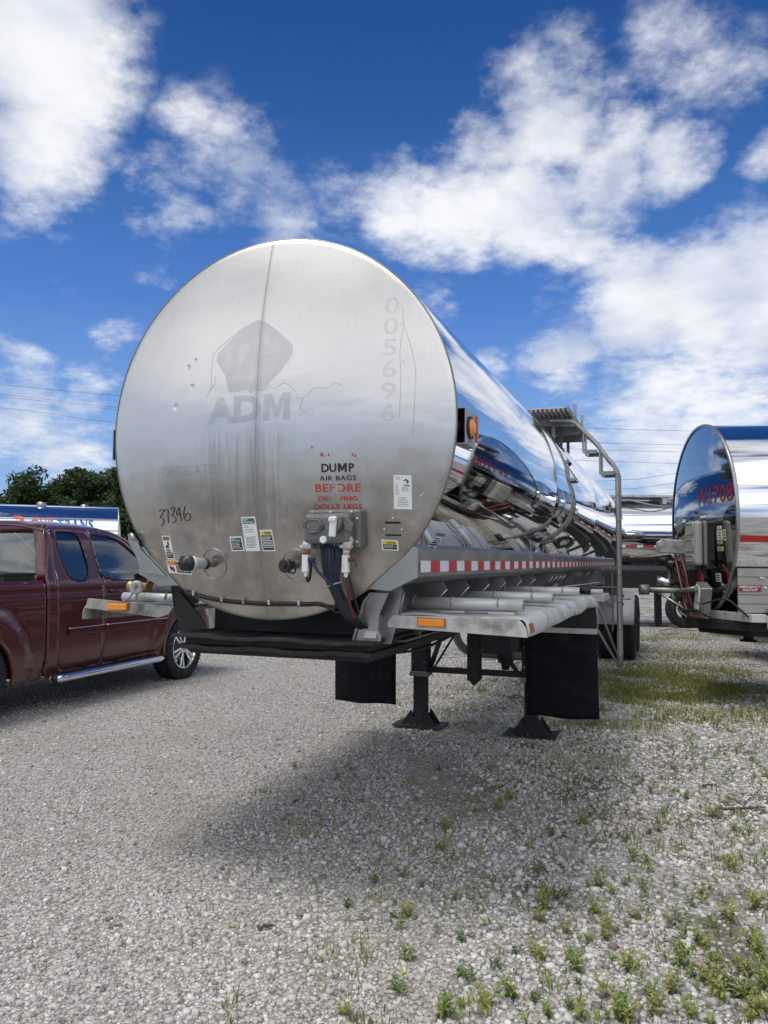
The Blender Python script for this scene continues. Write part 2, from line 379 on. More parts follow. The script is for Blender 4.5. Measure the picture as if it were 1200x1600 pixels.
# ------------------------------------------------------------------ ground
def ground():
    m_ = bpy.data.materials.new('crushed_limestone'); m_.use_nodes = True; T = NT(m_.node_tree); b = T.n['Principled BSDF']
    oc = T.new('ShaderNodeTexCoord').outputs['Object']
    v1 = T.new('ShaderNodeTexVoronoi'); T.put(v1.inputs['Vector'], oc); v1.inputs['Scale'].default_value = 42
    v2 = T.new('ShaderNodeTexVoronoi'); T.put(v2.inputs['Vector'], oc); v2.inputs['Scale'].default_value = 95
    r1 = T.sep(v1.outputs['Color'])[0]; r2 = T.sep(v2.outputs['Color'])[0]
    c = T.ramp(r1, [(0, (.26, .24, .21)), (.25, (.38, .36, .33)), (.6, (.50, .48, .45)), (1, (.66, .65, .62))])
    c = T.mix(.45, c, T.ramp(r2, [(0, (.20, .185, .165)), (.5, (.44, .425, .395)), (1, (.66, .64, .61))]))
    gap = T.mr(v1.outputs['Distance'], .42, .75)
    c = T.mix(T.math('MULTIPLY', gap, .55), c, C3(.10, .092, .08))
    big = T.noise(oc, .55, 6, .6)
    dust = T.mr(T.noise(T.vm('MULTIPLY', oc, (1.0, .55, 1)), .9, 5, .6), .50, .66)
    c = T.mix(T.math('MULTIPLY', dust, .55), c, C3(.40, .365, .31))
    c = T.mix(T.mr(big, .44, .66, 0, .35), c, C3(.25, .23, .195))
    fine = T.noise(T.vm('ADD', oc, (3, 7, 0)), 1.7, 5, .62)
    x, y, z = T.sep(oc)
    # bare soil and fines showing on the right-hand side
    soil = T.math('MULTIPLY', T.mr(fine, .50, .58), T.mr(x, .0, 1.2))
    c = T.mix(T.math('MULTIPLY', soil, .8), c, C3(.10, .085, .06))
    far = T.mr(y, 32, 75)
    c = T.mix(T.math('MULTIPLY', far, .9), c, C3(.06, .085, .03))
    T.put(b.inputs['Base Color'], c); b.inputs['Roughness'].default_value = .9; b.inputs['Specular IOR Level'].default_value = .2
    bn = T.new('ShaderNodeBump'); bn.inputs['Strength'].default_value = .9; bn.inputs['Distance'].default_value = .012
    h = T.math('ADD', T.math('SUBTRACT', 1.0, v1.outputs['Distance']), T.math('MULTIPLY', T.math('SUBTRACT', 1.0, v2.outputs['Distance']), .4))
    T.put(bn.inputs['Height'], h); T.l.new(bn.outputs[0], b.inputs['Normal'])
    mb = MB(); n = 70; xs = np.sign(np.linspace(-1, 1, n)) * np.abs(np.linspace(-1, 1, n)) ** 3 * 600
    vs = []
    for yy in xs:
        for xx in xs:
            vs.append((xx, yy, gz(xx, yy)))
    mb.add(vs, [(j*n+i, j*n+i+1, (j+1)*n+i+1, (j+1)*n+i) for j in range(n-1) for i in range(n-1)], True)
    o = mb.build('ground', m_, fixn=False); o['kind'] = 'structure'; o['label'] = 'crushed white limestone lot'; return o
def gz(x, y): return 0.0
ground()

def stones():
    m_ = bpy.data.materials.new('limestone_chips'); m_.use_nodes = True; T = NT(m_.node_tree); b = T.n['Principled BSDF']
    at = T.new('ShaderNodeAttribute', attribute_name='tone')
    oc = T.new('ShaderNodeTexCoord').outputs['Object']
    c = T.ramp(at.outputs['Fac'], [(0, (.16, .145, .125)), (.10, (.32, .305, .28)), (.35, (.46, .445, .42)), (.7, (.60, .59, .565)), (.93, (.76, .75, .73)), (.97, (.52, .45, .36)), (1, (.44, .34, .24))])
    c = T.mix(T.mr(T.noise(oc, 120, 4), .35, .75, 0, .4), c, C3(.25, .24, .21))
    dust = T.mr(T.noise(T.vm('MULTIPLY', oc, (1.0, .55, 1)), .9, 5, .6), .50, .66)
    c = T.mix(T.math('MULTIPLY', dust, .50), c, C3(.40, .365, .31))
    c = T.mix(T.mr(T.noise(oc, 2.3, 4, .6), .42, .70, 0, .16), c, C3(.20, .19, .17))
    T.put(b.inputs['Base Color'], c); b.inputs['Roughness'].default_value = .88; b.inputs['Specular IOR Level'].default_value = .25
    K = 150000
    u = rng.random(K); t = rng.random(K)
    dist = 1.9 + (17 - 1.9) * u ** 1.35
    ang = (t - .5) * 1.35
    X = dist * np.tan(ang) * .85; Y = dist
    keep = np.ones(K, bool)
    # thinner where soil and weeds take over
    pn = np.sin(X * 1.7 + 1.3) * np.sin(Y * 1.3 + .4) + .5 * np.sin(X * 4.1 + Y * 2.2)
    keep &= ~((X > .2) & (pn > .55) & (rng.random(K) < .8))
    X, Y, dist = X[keep], Y[keep], dist[keep]; K = len(X)
    s = (.0065 + .0075 * rng.random(K) ** 2.0) * np.where(rng.random(K) < .035, 2.0, np.where(rng.random(K) < .12, 1.4, 1.0)) * np.clip(.95 + dist * .012, 1, 1.15)
    s = s * np.clip(.74 + .16 * (X + .6), .66, 1.2)
    base = np.array([[i, j, k] for k in (-1, 1) for j in (-1, 1) for i in (-1, 1)], float)
    P = base[None] * (0.62 + .5 * rng.random((K, 8, 3)))
    P[:, 4:, :2] *= (.45 + .45 * rng.random((K, 1, 1)))
    P *= np.stack([np.ones(K), .6 + .4 * rng.random(K), .35 + .4 * rng.random(K)], 1)[:, None, :]
    a = rng.random(K) * 6.283; ti = (rng.random(K) - .5) * .9
    ca, sa, ct, st_ = np.cos(a), np.sin(a), np.cos(ti), np.sin(ti)
    y_ = P[..., 1] * ct[:, None] - P[..., 2] * st_[:, None]; z_ = P[..., 1] * st_[:, None] + P[..., 2] * ct[:, None]; x_ = P[..., 0]
    Q = np.stack([x_ * ca[:, None] - y_ * sa[:, None], x_ * sa[:, None] + y_ * ca[:, None], z_], -1) * s[:, None, None]
    Q[..., 0] += X[:, None]; Q[..., 1] += Y[:, None]; Q[..., 2] += (s * .35)[:, None]
    fb = np.array([(0, 2, 3, 1), (4, 5, 7, 6), (0, 1, 5, 4), (2, 6, 7, 3), (0, 4, 6, 2), (1, 3, 7, 5)])
    F = (fb[None] + 8 * np.arange(K)[:, None, None]).reshape(-1)
    me = bpy.data.meshes.new('gravel'); me.vertices.add(K * 8); me.vertices.foreach_set('co', Q.reshape(-1).astype(np.float32))
    me.loops.add(K * 24); me.loops.foreach_set('vertex_index', F.astype(np.int32))
    me.polygons.add(K * 6); me.polygons.foreach_set('loop_start', (np.arange(K * 6) * 4).astype(np.int32))
    me.update(calc_edges=True)
    at_ = me.attributes.new('tone', 'FLOAT', 'POINT'); at_.data.foreach_set('value', np.repeat(rng.random(K), 8).astype(np.float32))
    me.materials.append(m_)
    o = bpy.data.objects.new('gravel', me); COL.objects.link(o); tag(o, 'loose crushed limestone chips covering the lot', 'gravel'); o['kind'] = 'stuff'
stones()

def leaf_mat(name, c0, c1, trans=.25, dry=True):
    m_ = bpy.data.materials.new(name); m_.use_nodes = True; T = NT(m_.node_tree); b = T.n['Principled BSDF']
    at = T.new('ShaderNodeAttribute', attribute_name='tone')
    T.put(b.inputs['Base Color'], T.ramp(at.outputs['Fac'], [(0, c0), (.80, c1), (.93, (min(.4, c1[0]*1.5), c1[1]*1.05, c1[2]*1.3)), (1, (min(.4, c1[0]*1.6), c1[1]*.95, c1[2]*1.6))]) if dry else T.mix(at.outputs['Fac'], C3(*c0), C3(*c1))); b.inputs['Roughness'].default_value = .55
    tr = T.new('ShaderNodeBsdfTranslucent'); T.put(tr.inputs['Color'], T.mix(at.outputs['Fac'], C3(*[q * 1.3 for q in c0]), C3(*[q * 1.3 for q in c1])))
    ms = T.new('ShaderNodeMixShader'); ms.inputs[0].default_value = trans
    T.l.new(b.outputs[0], ms.inputs[1]); T.l.new(tr.outputs[0], ms.inputs[2]); T.l.new(ms.outputs[0], T.n['Material Output'].inputs[0])
    return m_
M['grass'] = leaf_mat('grass_blades', (.10, .15, .025), (.29, .30, .075))
M['weed'] = leaf_mat('weed_leaves', (.09, .15, .03), (.25, .31, .08))
M['crown'] = leaf_mat('tree_leaves', (.024, .050, .014), (.070, .115, .032), .25, False)
M['bark'] = mat('bark', (.09, .075, .055), .9, 0, .3, 6, .5, 20)
def np_mesh(name, V, F, n, tone, material, cat_label=None):
    """V (k,n,3) polygons of n verts each as separate faces"""
    K = len(V); me = bpy.data.meshes.new(name)
    me.vertices.add(K * n); me.vertices.foreach_set('co', V.reshape(-1).astype(np.float32))
    me.loops.add(K * n); me.loops.foreach_set('vertex_index', np.arange(K * n, dtype=np.int32))
    me.polygons.add(K); me.polygons.foreach_set('loop_start', (np.arange(K) * n).astype(np.int32))
    me.update(calc_edges=True)
    a = me.attributes.new('tone', 'FLOAT', 'POINT'); a.data.foreach_set('value', np.repeat(tone, n).astype(np.float32))
    me.materials.append(material)
    o = bpy.data.objects.new(name, me); COL.objects.link(o); return o
def blades(cx, cy, hgt, wid, lean=.5):
    """bent blades, each two quads -> returns (2K,4,3)"""
    K = len(cx); a = rng.random(K) * 6.283; l = lean * rng.random(K) * hgt
    ux, uy = np.cos(a), np.sin(a); px_, py_ = -uy, ux
    def P(t, w):
        x = cx + ux * l * t ** 2; y = cy + uy * l * t ** 2; z = hgt * t * (1 - .15 * t)
        return (np.stack([x - px_ * w, y - py_ * w, z], 1), np.stack([x + px_ * w, y + py_ * w, z], 1))
    a0, a1 = P(0, wid * .5); b0, b1 = P(.55, wid * .4); c0, c1 = P(1, wid * .06)
    return np.concatenate([np.stack([a0, a1, b1, b0], 1), np.stack([b0, b1, c1, c0], 1)])
def grass():
    # dense bright patches between the two trailers
    P = []
    def patch(cx, cy, rx, ry, k, rot=0):
        n = int(k * .62); t = np.sqrt(rng.random(n)) * (0.75 + .35 * rng.random(n)); a = rng.random(n) * 6.283
        x = rx * t * np.cos(a); y = ry * t * np.sin(a)
        P.append(np.stack([cx + x * math.cos(rot) - y * math.sin(rot), cy + x * math.sin(rot) + y * math.cos(rot)], 1))
    patch(3.6, 10.2, 1.0, 1.35, 9000); patch(3.1, 9.2, .55, .7, 4500); patch(4.3, 11.4, 1.1, .9, 5000); patch(2.5, 10.9, .6, .7, 2500)
    patch(4.6, 9.5, .9, .8, 2600); patch(5.0, 13.4, 1.3, .9, 3000); patch(5.2, 16.2, 1.6, .7, 2600); patch(7.5, 17.5, 2, .8, 2000); patch(2.2, 7.7, .7, .35, 900); patch(3.4, 8.1, .8, .5, 1500)
    patch(1.05, 9.6, .22, .10, 260); patch(4.2, 7.6, .6, .4, 700)
    A = np.concatenate(P); A = A[(np.sin(A[:, 0] * 5.1 + 1.2 * np.sin(A[:, 1] * 3)) + np.sin(A[:, 1] * 6.3 + A[:, 0] * 2) + 1.5 * rng.random(len(A))) > -.35]; n = len(A)
    h = .03 + .07 * rng.random(n); V1 = blades(A[:, 0], A[:, 1], h, .006 + .003 * rng.random(n), .8)
    # sparse tufts of blades over the right half and under the trailer
    Q = []
    for i in range(1500):
        r_ = rng.random(); cx = -.9 + 4.9 * rng.random(); cy = 2.0 + 8.5 * rng.random() ** 1.3
        w = np.clip((cx / max(cy, 1) + .12) * 1.9, .03, 1)
        if cx / cy > .62 or rng.random() > w: continue
        k = rng.integers(3, 12); Q.append(np.stack([cx + .03 * rng.standard_normal(k), cy + .03 * rng.standard_normal(k)], 1))
    for (cx, cy) in ((-.25, 3.2), (-.1, 3.3), (-.55, 4.7), (-.45, 4.6), (-.35, 4.8), (.1, 4.1), (-.1, 3.0), (.0, 2.75), (-.55, 2.7), (.45, 6.1), (.5, 5.2), (-.2, 5.2)):
        k = 22; Q.append(np.stack([cx + .06 * rng.standard_normal(k), cy + .07 * rng.standard_normal(k)], 1))
    B = np.concatenate(Q); n2 = len(B)
    V2 = blades(B[:, 0], B[:, 1], .025 + .06 * rng.random(n2) ** 1.5, .0045 + .003 * rng.random(n2), .9)
    V = np.concatenate([V1, V2]); t = rng.random(len(V)); t[len(V1):] *= .8
    o = np_mesh('grass', V, None, 4, t, M['grass']); tag(o, 'thin grass growing up through the gravel', 'grass'); o['kind'] = 'stuff'
grass()
def low_weeds():
    """tiny broad-leaved seedlings: ground cover"""
    L = []
    for i in range(2300):
        cx = -.6 + 5.2 * rng.random(); cy = 2.1 + 9 * rng.random() ** 1.4
        w = np.clip((cx / cy + .05) * 1.9, .02, 1)
        if cx / cy > .62 or rng.random() > w: continue
        k = int(rng.integers(4, 9)); s_ = .012 + .022 * rng.random()
        for j in range(k):
            a = rng.random() * 6.283; ti = .2 + .8 * rng.random(); d = np.array([math.cos(a) * math.cos(ti), math.sin(a) * math.cos(ti), math.sin(ti)])
            p = np.array([-math.sin(a), math.cos(a), 0]); b0 = np.array([cx, cy, .006 + .02 * rng.random()])
            L.append([b0, b0 + d * s_ * .6 + p * s_ * .22, b0 + d * s_ * 1.3, b0 + d * s_ * .6 - p * s_ * .22])
    V = np.array(L); o = np_mesh('seedlings', V, None, 4, np.repeat(rng.random(len(V) // 1), 1), M['weed'])
    tag(o, 'tiny broad leaved seedlings scattered between the stones', 'ground cover'); o['kind'] = 'stuff'
low_weeds()
def weed_plant(x, y, h, seed):
    r_ = random.Random(seed); mb = MB(); tone = []
    ns = r_.randint(2, 5)
    for q in range(ns):
        a0 = r_.random() * 6.28; tilt = .1 + .75 * r_.random(); hh = h * (1 - .35 * r_.random() * (q > 0))
        top = Vector((math.cos(a0) * tilt * hh, math.sin(a0) * tilt * hh, hh)); b0 = Vector((r_.uniform(-.01, .01), r_.uniform(-.01, .01), 0))
        mb.tube([b0, b0 + top * .5, b0 + top], [.0022, .0018, .001], 5, False)
        nl = int(5 + hh * 60)
        for i in range(nl):
            t = .12 + .88 * i / nl; a = i * 2.4 + r_.random() * .5; el = .15 + .95 * t * t + r_.uniform(-.15, .15)
            ll = (.016 + .030 * math.sin(PI * min(1, t * .85 + .12))) * (.8 + .4 * r_.random()) * min(1.35, h / .10)
            w = ll * .20; d = Vector((math.cos(a) * math.cos(el), math.sin(a) * math.cos(el), math.sin(el))); p = Vector((-math.sin(a), math.cos(a), 0))
            s0 = b0 + top * t; m1 = s0 + d * ll * .45; e = s0 + d * ll - Vector((0, 0, ll * (.1 + .35 * r_.random()))); up_ = Vector((0, 0, w * .35))
            mb.add([s0, m1 + p * w + up_, e, m1 - p * w + up_, m1], [(0, 1, 4), (1, 2, 4), (2, 3, 4), (3, 0, 4)], True)
    me = mb.build('weed', M['weed'], None, fixn=False)
    a = me.data.attributes.new('tone', 'FLOAT', 'POINT'); base = r_.random()
    a.data.foreach_set('value', np.clip(base + .25 * rng.standard_normal(len(me.data.vertices)), 0, 1).astype(np.float32))
    me.location = (x, y, 0); me.rotation_euler = (0, 0, r_.random() * 6); return me
protos = []
for i in range(9): protos.append(weed_plant(0, 0, .07 + .013 * i, 40 + i))
WP = []
rr_ = random.Random(3)
def gp(px, py):
    v = rt * ((px - 600) / FOC) + up * ((800 - py) / FOC) + fw; t = -CAM_Z / v.z
    return (v.x * t, v.y * t)
WPX = [(850,1425,5),(885,1460,4),(945,1470,8),(955,1455,6),(990,1345,3),(985,1350,2),(1055,1385,3),(1060,1490,5),(1095,1475,5),(1120,1505,7),(1115,1545,8),(1150,1475,6),(1058,1510,5),
       (840,1500,4),(905,1520,5),(950,1560,6),(1015,1560,7),(1020,1590,8),(870,1405,3),(1130,1570,8),(1175,1590,8),(1080,1590,7),(985,1520,4),(1060,1440,3),(800,1560,5),(760,1590,6),
       (1190,1500,5),(1160,1520,6),(735,1535,3),(1005,1390,3),(920,1390,2),(1160,1560,7),(970,1595,7),(1045,1545,6),(905,1595,6),(860,1590,5),(690,1590,5),(1110,1390,2),(1180,1420,4),
       (880,1310,1),(980,1315,1),(1030,1300,1),(900,1220,1),(1175,1320,3),(1010,1430,3),(930,1430,4),(540,1590,4),(1140,1440,4),(1195,1545,7),(1095,1535,6)]
for _ in range(95):
    yy = 1170 + 430 * rr_.random() ** .8; xx = 1200 - (1200 - 640 + .55 * (1600 - yy)) * rr_.random() ** 1.25
    if xx > 420: WPX.append((xx, yy, rr_.choice((0, 1, 1, 2, 2, 3, 4))))
for i, (px, py, k) in enumerate(WPX):
    x, y = gp(px, py); p = protos[min(8, k)]
    o = p if not p.get('category') else p.copy()
    if o is not p: COL.objects.link(o)
    o.location = (x, y, 0); o.rotation_euler = (0, 0, rr_.random() * 6.28); s_ = rr_.uniform(.42, .74); o.scale = (s_, s_, s_)
    tag(o, 'green leafy weed sprouting from the gravel in the foreground', 'weed', 'weeds sprouting from the gravel')
for p in protos:
    if not p.get('category'):
        bpy.data.objects.remove(p)

# ================================================================== the parked tanker (local frame: x right, y back, z up)
YAW = .356; RT = .9; ZC = 2.204; BL_ = .14; TL = 12.3
def dome(x, z, R_=RT, b=BL_, zc=ZC): return -b * (1 - (x * x + (z - zc) ** 2) / (R_ * R_))
def on_head(e):  # (x, z) -> point e in front of the dished head
    return lambda x, z: (x, dome(x, z) - e, z)
tr = thing('tanker_trailer', 'big polished tanker semi-trailer standing on its landing legs, brushed round head facing the viewer', 'trailer', (-.531, 3.629, 0), -YAW)
# shell
prof = [(RT, .012), (RT, 3.05), (RT - .0004, 3.06), (RT, 3.07), (RT, 6.4), (RT - .0004, 6.41), (RT, 6.42), (RT, 9.6), (RT - .0004, 9.61), (RT, 9.62), (RT, TL)]
mb = MB(); mb.lathe(prof, (0, 0, ZC), 'y', 160)
mb.lathe([(RT * math.sin(t), TL + .16 * math.cos(t)) for t in np.linspace(PI/2, 0.02, 12)], (0, 0, ZC), 'y', 64)
shell = mb.build('tank_shell', M['mirror'], tr)
mb = MB(); mb.lathe([(max(.0005, RT * t), dome(RT * t, ZC)) for t in np.linspace(0, .992, 40)] + [(RT, .004)], (0, 0, ZC), 'y', 160)
head = mb.build('tank_head', M['head'], tr)
mb = MB(); mb.lathe([(RT - .004, -.002), (RT + .0008, -.0015), (RT + .0012, .003), (RT + .0002, .008)], (0, 0, ZC), 'y', 160)
mb.build('head_rim', M['satin_dark'], tr)
# centre weld seam of the head
mb = MB(); mb.tube([(-.004 + .0015 * math.sin(k * .4), dome(0, z) + .0010, z) for k, z in enumerate(np.linspace(1.315, 3.095, 60))], .0018, 6)
mb.build('weld_seam', M['satin_dark'], tr)

def catmull(p, n=6):
    p = [Vector(q) for q in p]; o = []
    for i in range(len(p) - 1):
        a = p[max(i-1, 0)]; b = p[i]; c = p[i+1]; d = p[min(i+2, len(p)-1)]
        for k in range(n):
            t = k / n; o.append(.5 * ((2*b) + (c-a)*t + (2*a-5*b+4*c-d)*t*t + (3*b-a-3*c+d)*t*t*t))
    o.append(p[-1]); return o
def head_poly(name, pts, m_, e=.0014, sub=None):
    """flat outline (x,z) laid onto the head, triangulated finely enough to follow it"""
    bm = bmesh.new(); vs = [bm.verts.new((x, 0, z)) for x, z in pts]; bm.faces.new(vs)
    bmesh.ops.triangulate(bm, faces=bm.faces)
    for _ in range(3):
        ed = [q for q in bm.edges if q.calc_length() > .03]
        if ed: bmesh.ops.subdivide_edges(bm, edges=ed, cuts=1); bmesh.ops.triangulate(bm, faces=bm.faces)
    for v in bm.verts: v.co.y = dome(v.co.x, v.co.z) - e
    bmesh.ops.recalc_face_normals(bm, faces=bm.faces)
    me = bpy.data.meshes.new(name); bm.to_mesh(me); bm.free(); me.materials.append(m_)
    o = bpy.data.objects.new(name, me); COL.objects.link(o); o.parent = tr; return o
def head_text(name, body, x, z, h, width, m_, bold=.01, e=.0022, label=None, ang=0, parent=None, spacing=1.0):
    vs, fs = text_mesh(body, 1.0, lambda u, v: (u, v, 0), bold, 1.0, 'LEFT', spacing)
    u0 = min(v[0] for v in vs); u1 = max(v[0] for v in vs); v0 = min(v[1] for v in vs); v1 = max(v[1] for v in vs)
    sx = width / (u1 - u0); sz = h / (v1 - v0); f = on_head(e); ca, sa = math.cos(ang), math.sin(ang)
    P = []
    for v in vs:
        a, b = (v[0] - u0) * sx, (v[1] - v0) * sz
        P.append(f(x + a * ca - b * sa, z + a * sa + b * ca))
    mb = MB(); mb.add(P, fs); return mb.build(name, m_, parent or tr, fixn=False, label=label)
# ghost of the removed logo: a rounded diamond with a ragged foot
gl = [(-.026, 2.692), (.02, 2.675), (.075, 2.628), (.145, 2.572), (.163, 2.552), (.166, 2.515), (.150, 2.478), (.112, 2.432), (.085, 2.405), (.055, 2.378), (.05, 2.35), (.02, 2.345), (-.012, 2.352),
      (-.035, 2.338), (-.062, 2.358), (-.10, 2.352), (-.155, 2.352), (-.165, 2.388), (-.178, 2.43), (-.212, 2.478), (-.236, 2.512), (-.232, 2.545), (-.20, 2.58), (-.14, 2.628), (-.075, 2.672)]
head_poly('logo_shadow', gl, M['ghost'])
mb = MB()
for pts in ([(-.085, 2.668), (-.13, 2.64), (-.19, 2.60), (-.235, 2.565), (-.256, 2.53), (-.258, 2.47), (-.256, 2.40), (-.262, 2.37), (-.285, 2.345)], [(-.235, 2.44), (-.238, 2.40), (-.262, 2.372)], [(.045, 2.652), (.075, 2.63), (.10, 2.608)],
            [(.055, 2.37), (.09, 2.352), (.12, 2.372), (.15, 2.368), (.19, 2.33), (.205, 2.30), (.24, 2.31), (.28, 2.345), (.34, 2.34), (.37, 2.36), (.405, 2.35)],
            [(.23, 2.30), (.215, 2.26), (.24, 2.235)], [(.66, 2.70), (.665, 2.62), (.70, 2.52), (.725, 2.40), (.722, 2.25), (.715, 2.12)], [(.665, 2.60), (.655, 2.50), (.662, 2.38), (.66, 2.20)]):
    mb.tube([on_head(-.0003)(q.x, q.y) for q in catmull([(a, b, 0) for a, b in pts], 4)], .0018, 5)
mb.build('adhesive_line', M['ghost_line'], tr)
def m_poly(x, z, w_, h): return [(x + a*w_, z + b*h) for a, b in ((0,0),(0,1),(.29,1),(.5,.50),(.71,1),(1,1),(1,0),(.75,0),(.75,.58),(.58,.14),(.42,.14),(.25,.58),(.25,0))]
head_text('old_lettering', 'AD', -.275, 2.207, .125, .295, M['ghost_text'], .05, label='shadow of removed letters AD')
head_poly('old_lettering', m_poly(.032, 2.207, .134, .125), M['ghost_text'], .0022)['label'] = 'shadow of removed letter M'
head_text('old_lettering', 'DEDICATED', -.545, 1.975, .050, .36, M['ghost_text'], .0, label='shadow of removed word DEDICATED', spacing=1.05)
for i, ch in enumerate('005696'):
    head_text('old_number', ch, .580, 2.672 - i * .098, .078, .062, M['ghost_faint'], .01, label='shadow of a removed digit %s' % ch)
head_poly('sticker_residue', [(.655, 2.07), (.79, 2.05), (.79, 1.985), (.745, 1.99), (.745, 2.0), (.655, 2.01)], M['residue'])
head_poly('sticker_residue', [(-.49, 1.71), (-.36, 1.70), (-.355, 1.60), (-.485, 1.605)], M['ghost_faint'])
# stencilled warning
head_text('painted_word', 'A', .303, 2.030, .024, .028, M['word_red'], .02, label='worn red letter A')
for x, z in ((.268, 2.072), (.345, 2.038), (.452, 2.036), (.463, 2.030)):
    head_poly('paint_fleck', [(x, z), (x + .007, z + .002), (x + .005, z + .014), (x + .001, z + .012)], M['red'])
head_text('painted_word', 'DU', .314, 1.967, .038, .068, M['word_black'], .03, label='black letters DU')
head_poly('painted_word', m_poly(.389, 1.968, .040, .037), M['word_black'], .0022)['label'] = 'black letter M'
head_text('painted_word', 'P', .438, 1.967, .038, .024, M['word_black'], .03, label='black letter P')
head_text('painted_word', 'AIR BAGS', .304, 1.930, .022, .166, M['word_black'], .012, label='black words AIR BAGS', spacing=1.1)
head_text('painted_word', 'BEFORE', .284, 1.880, .036, .205, M['word_red'], .014, label='worn red word BEFORE', spacing=1.1)
head_text('painted_word', 'DROPPING', .297, 1.841, .020, .176, M['word_red'], .024, label='worn red word DROPPING', spacing=1.05)
head_text('painted_word', 'DOLLY LEGS', .276, 1.804, .023, .216, M['word_red2'], .022, label='worn red words DOLLY LEGS', spacing=1.08)
# marker-pen number
STR = [[(-.579,1.813),(-.563,1.82),(-.551,1.814),(-.56,1.799),(-.577,1.783),(-.559,1.78),(-.55,1.767),(-.559,1.751),(-.575,1.743)],
 [(-.544,1.815),(-.521,1.819),(-.522,1.788),(-.521,1.756)],
 [(-.501,1.821),(-.488,1.828),(-.476,1.826),(-.485,1.805),(-.498,1.791),(-.482,1.787),(-.471,1.772),(-.482,1.758),(-.498,1.754)],
 [(-.448,1.827),(-.461,1.811),(-.466,1.795),(-.455,1.793),(-.444,1.811),(-.446,1.828),(-.443,1.8),(-.438,1.765)],
 [(-.411,1.833),(-.418,1.81),(-.421,1.785),(-.408,1.766),(-.389,1.769),(-.38,1.786),(-.389,1.799),(-.406,1.794),(-.411,1.782)]]
mb = MB()
for s_ in STR: mb.tube([on_head(.0008)(q.x, q.y) for q in catmull([(a, b, 0) for a, b in s_])], .0026, 5)
mb.build('handwritten_number', M['ink'], tr, label='black handwritten number 37396')

# stickers: built flat, white border, coloured fields, printed lines
def sticker(name, quad, fields, label=None, e=.003, base='white', lines=()):
    """quad: TL,TR,BR,BL in (x,z). fields: (u0,v0,u1,v1,material) with v down. lines: (u,v,h,text,material,width)"""
    def P(u, v, e_): 
        a = [quad[0][k] * (1-u) * (1-v) + quad[1][k] * u * (1-v) + quad[2][k] * u * v + quad[3][k] * (1-u) * v for k in (0, 1)]
        return on_head(e_)(a[0], a[1])
    mb = MB(); b = [P(0, 0, e), P(1, 0, e), P(1, 1, e), P(0, 1, e)]
    c = [P(0, 0, -.003), P(1, 0, -.003), P(1, 1, -.003), P(0, 1, -.003)]
    mb.add(b + c, [(0, 1, 2, 3), (0, 4, 5, 1), (1, 5, 6, 2), (2, 6, 7, 3), (3, 7, 4, 0)])
    o = mb.build(name, M[base], tr, label=label)
    by = {}
    for u0, v0, u1, v1, mm in fields:
        q = by.setdefault(mm, MB()); q.add([P(u0, v0, e + .0006), P(u1, v0, e + .0006), P(u1, v1, e + .0006), P(u0, v1, e + .0006)], [(0, 1, 2, 3)])
    for mm, q in by.items(): q.build('printed_panel', M[mm], o)
    for u, v, h, txt, mm, w in lines:
        vs, fs = text_mesh(txt, 1.0, lambda a, b_: (a, b_, 0), .02)
        x0 = min(k[0] for k in vs); x1 = max(k[0] for k in vs); y0 = min(k[1] for k in vs); y1 = max(k[1] for k in vs)
        q = MB(); q.add([P(u + (k[0]-x0)/(x1-x0)*w, v + h - (k[1]-y0)/(y1-y0)*h, e + .0012) for k in vs], fs); q.build('printed_text', M[mm], o, fixn=False)
    return o
def rows(u0, v0, u1, v1, n, mm, seed=0, fill=.5):
    r_ = random.Random(seed); o = []
    for i in range(n):
        v = v0 + (v1 - v0) * i / n; u = u0
        end = u1 - (u1 - u0) * (.35 * r_.random() if r_.random() < .6 else 0)
        while u < end - .02:
            w = min(end - u, (.05 + .10 * r_.random()) * (u1 - u0) / .8); o.append((u, v, u + w, v + (v1 - v0) / n * fill, mm)); u += w + .025
    return o
sticker('sticker', [(-.091,1.775),(-.018,1.777),(-.003,1.621),(-.078,1.620)], [(.08,.045,.92,.20,'green')] + rows(.14,.26,.5,.34,2,'ink',1,.3) + rows(.14,.37,.9,.50,2,'ink',9,.18) + rows(.14,.58,.9,.93,8,'ink',2,.28),
        'tall white safety sticker with green heading', lines=[(.12,.065,.05,'SAFETY','white',.38),(.12,.135,.05,'INSTRUCTIONS','white',.7)])
sticker('sticker', [(-.161,1.687),(-.095,1.688),(-.086,1.621),(-.154,1.620)], [(.08,.09,.92,.36,'green'),(.08,.38,.92,.92,'ink')] + rows(.14,.44,.86,.88,4,'white',3,.4),
        'small green and black sticker', lines=[(.12,.11,.09,'SAFETY','white',.36),(.12,.235,.09,'INSTRUCTIONS','white',.66)])
sticker('sticker', [(.002,1.716),(.064,1.717),(.075,1.620),(.010,1.620)], [(.07,.06,.93,.24,'yellow'),(.07,.26,.93,.94,'ink')] + rows(.12,.32,.9,.88,7,'white',4,.5),
        'yellow and black caution sticker beside the tall white one', lines=[(.34,.09,.11,'CAUTION','ink',.54)])
sticker('sticker', [(-.573,1.694),(-.520,1.694),(-.500,1.579),(-.553,1.582)], [(.09,.04,.91,.19,'rust'),(.10,.70,.92,.95,'ink'),(.30,.40,.62,.48,'ink'),(.30,.46,.40,.60,'ink'),(.52,.46,.60,.62,'ink'),(.52,.26,.68,.42,'ink'),(.62,.22,.70,.36,'ink'),(.22,.44,.34,.52,'ink'),(.18,.62,.8,.66,'ink')] + rows(.16,.74,.86,.92,3,'white',5,.35),
        'narrow warning sticker with black figure')
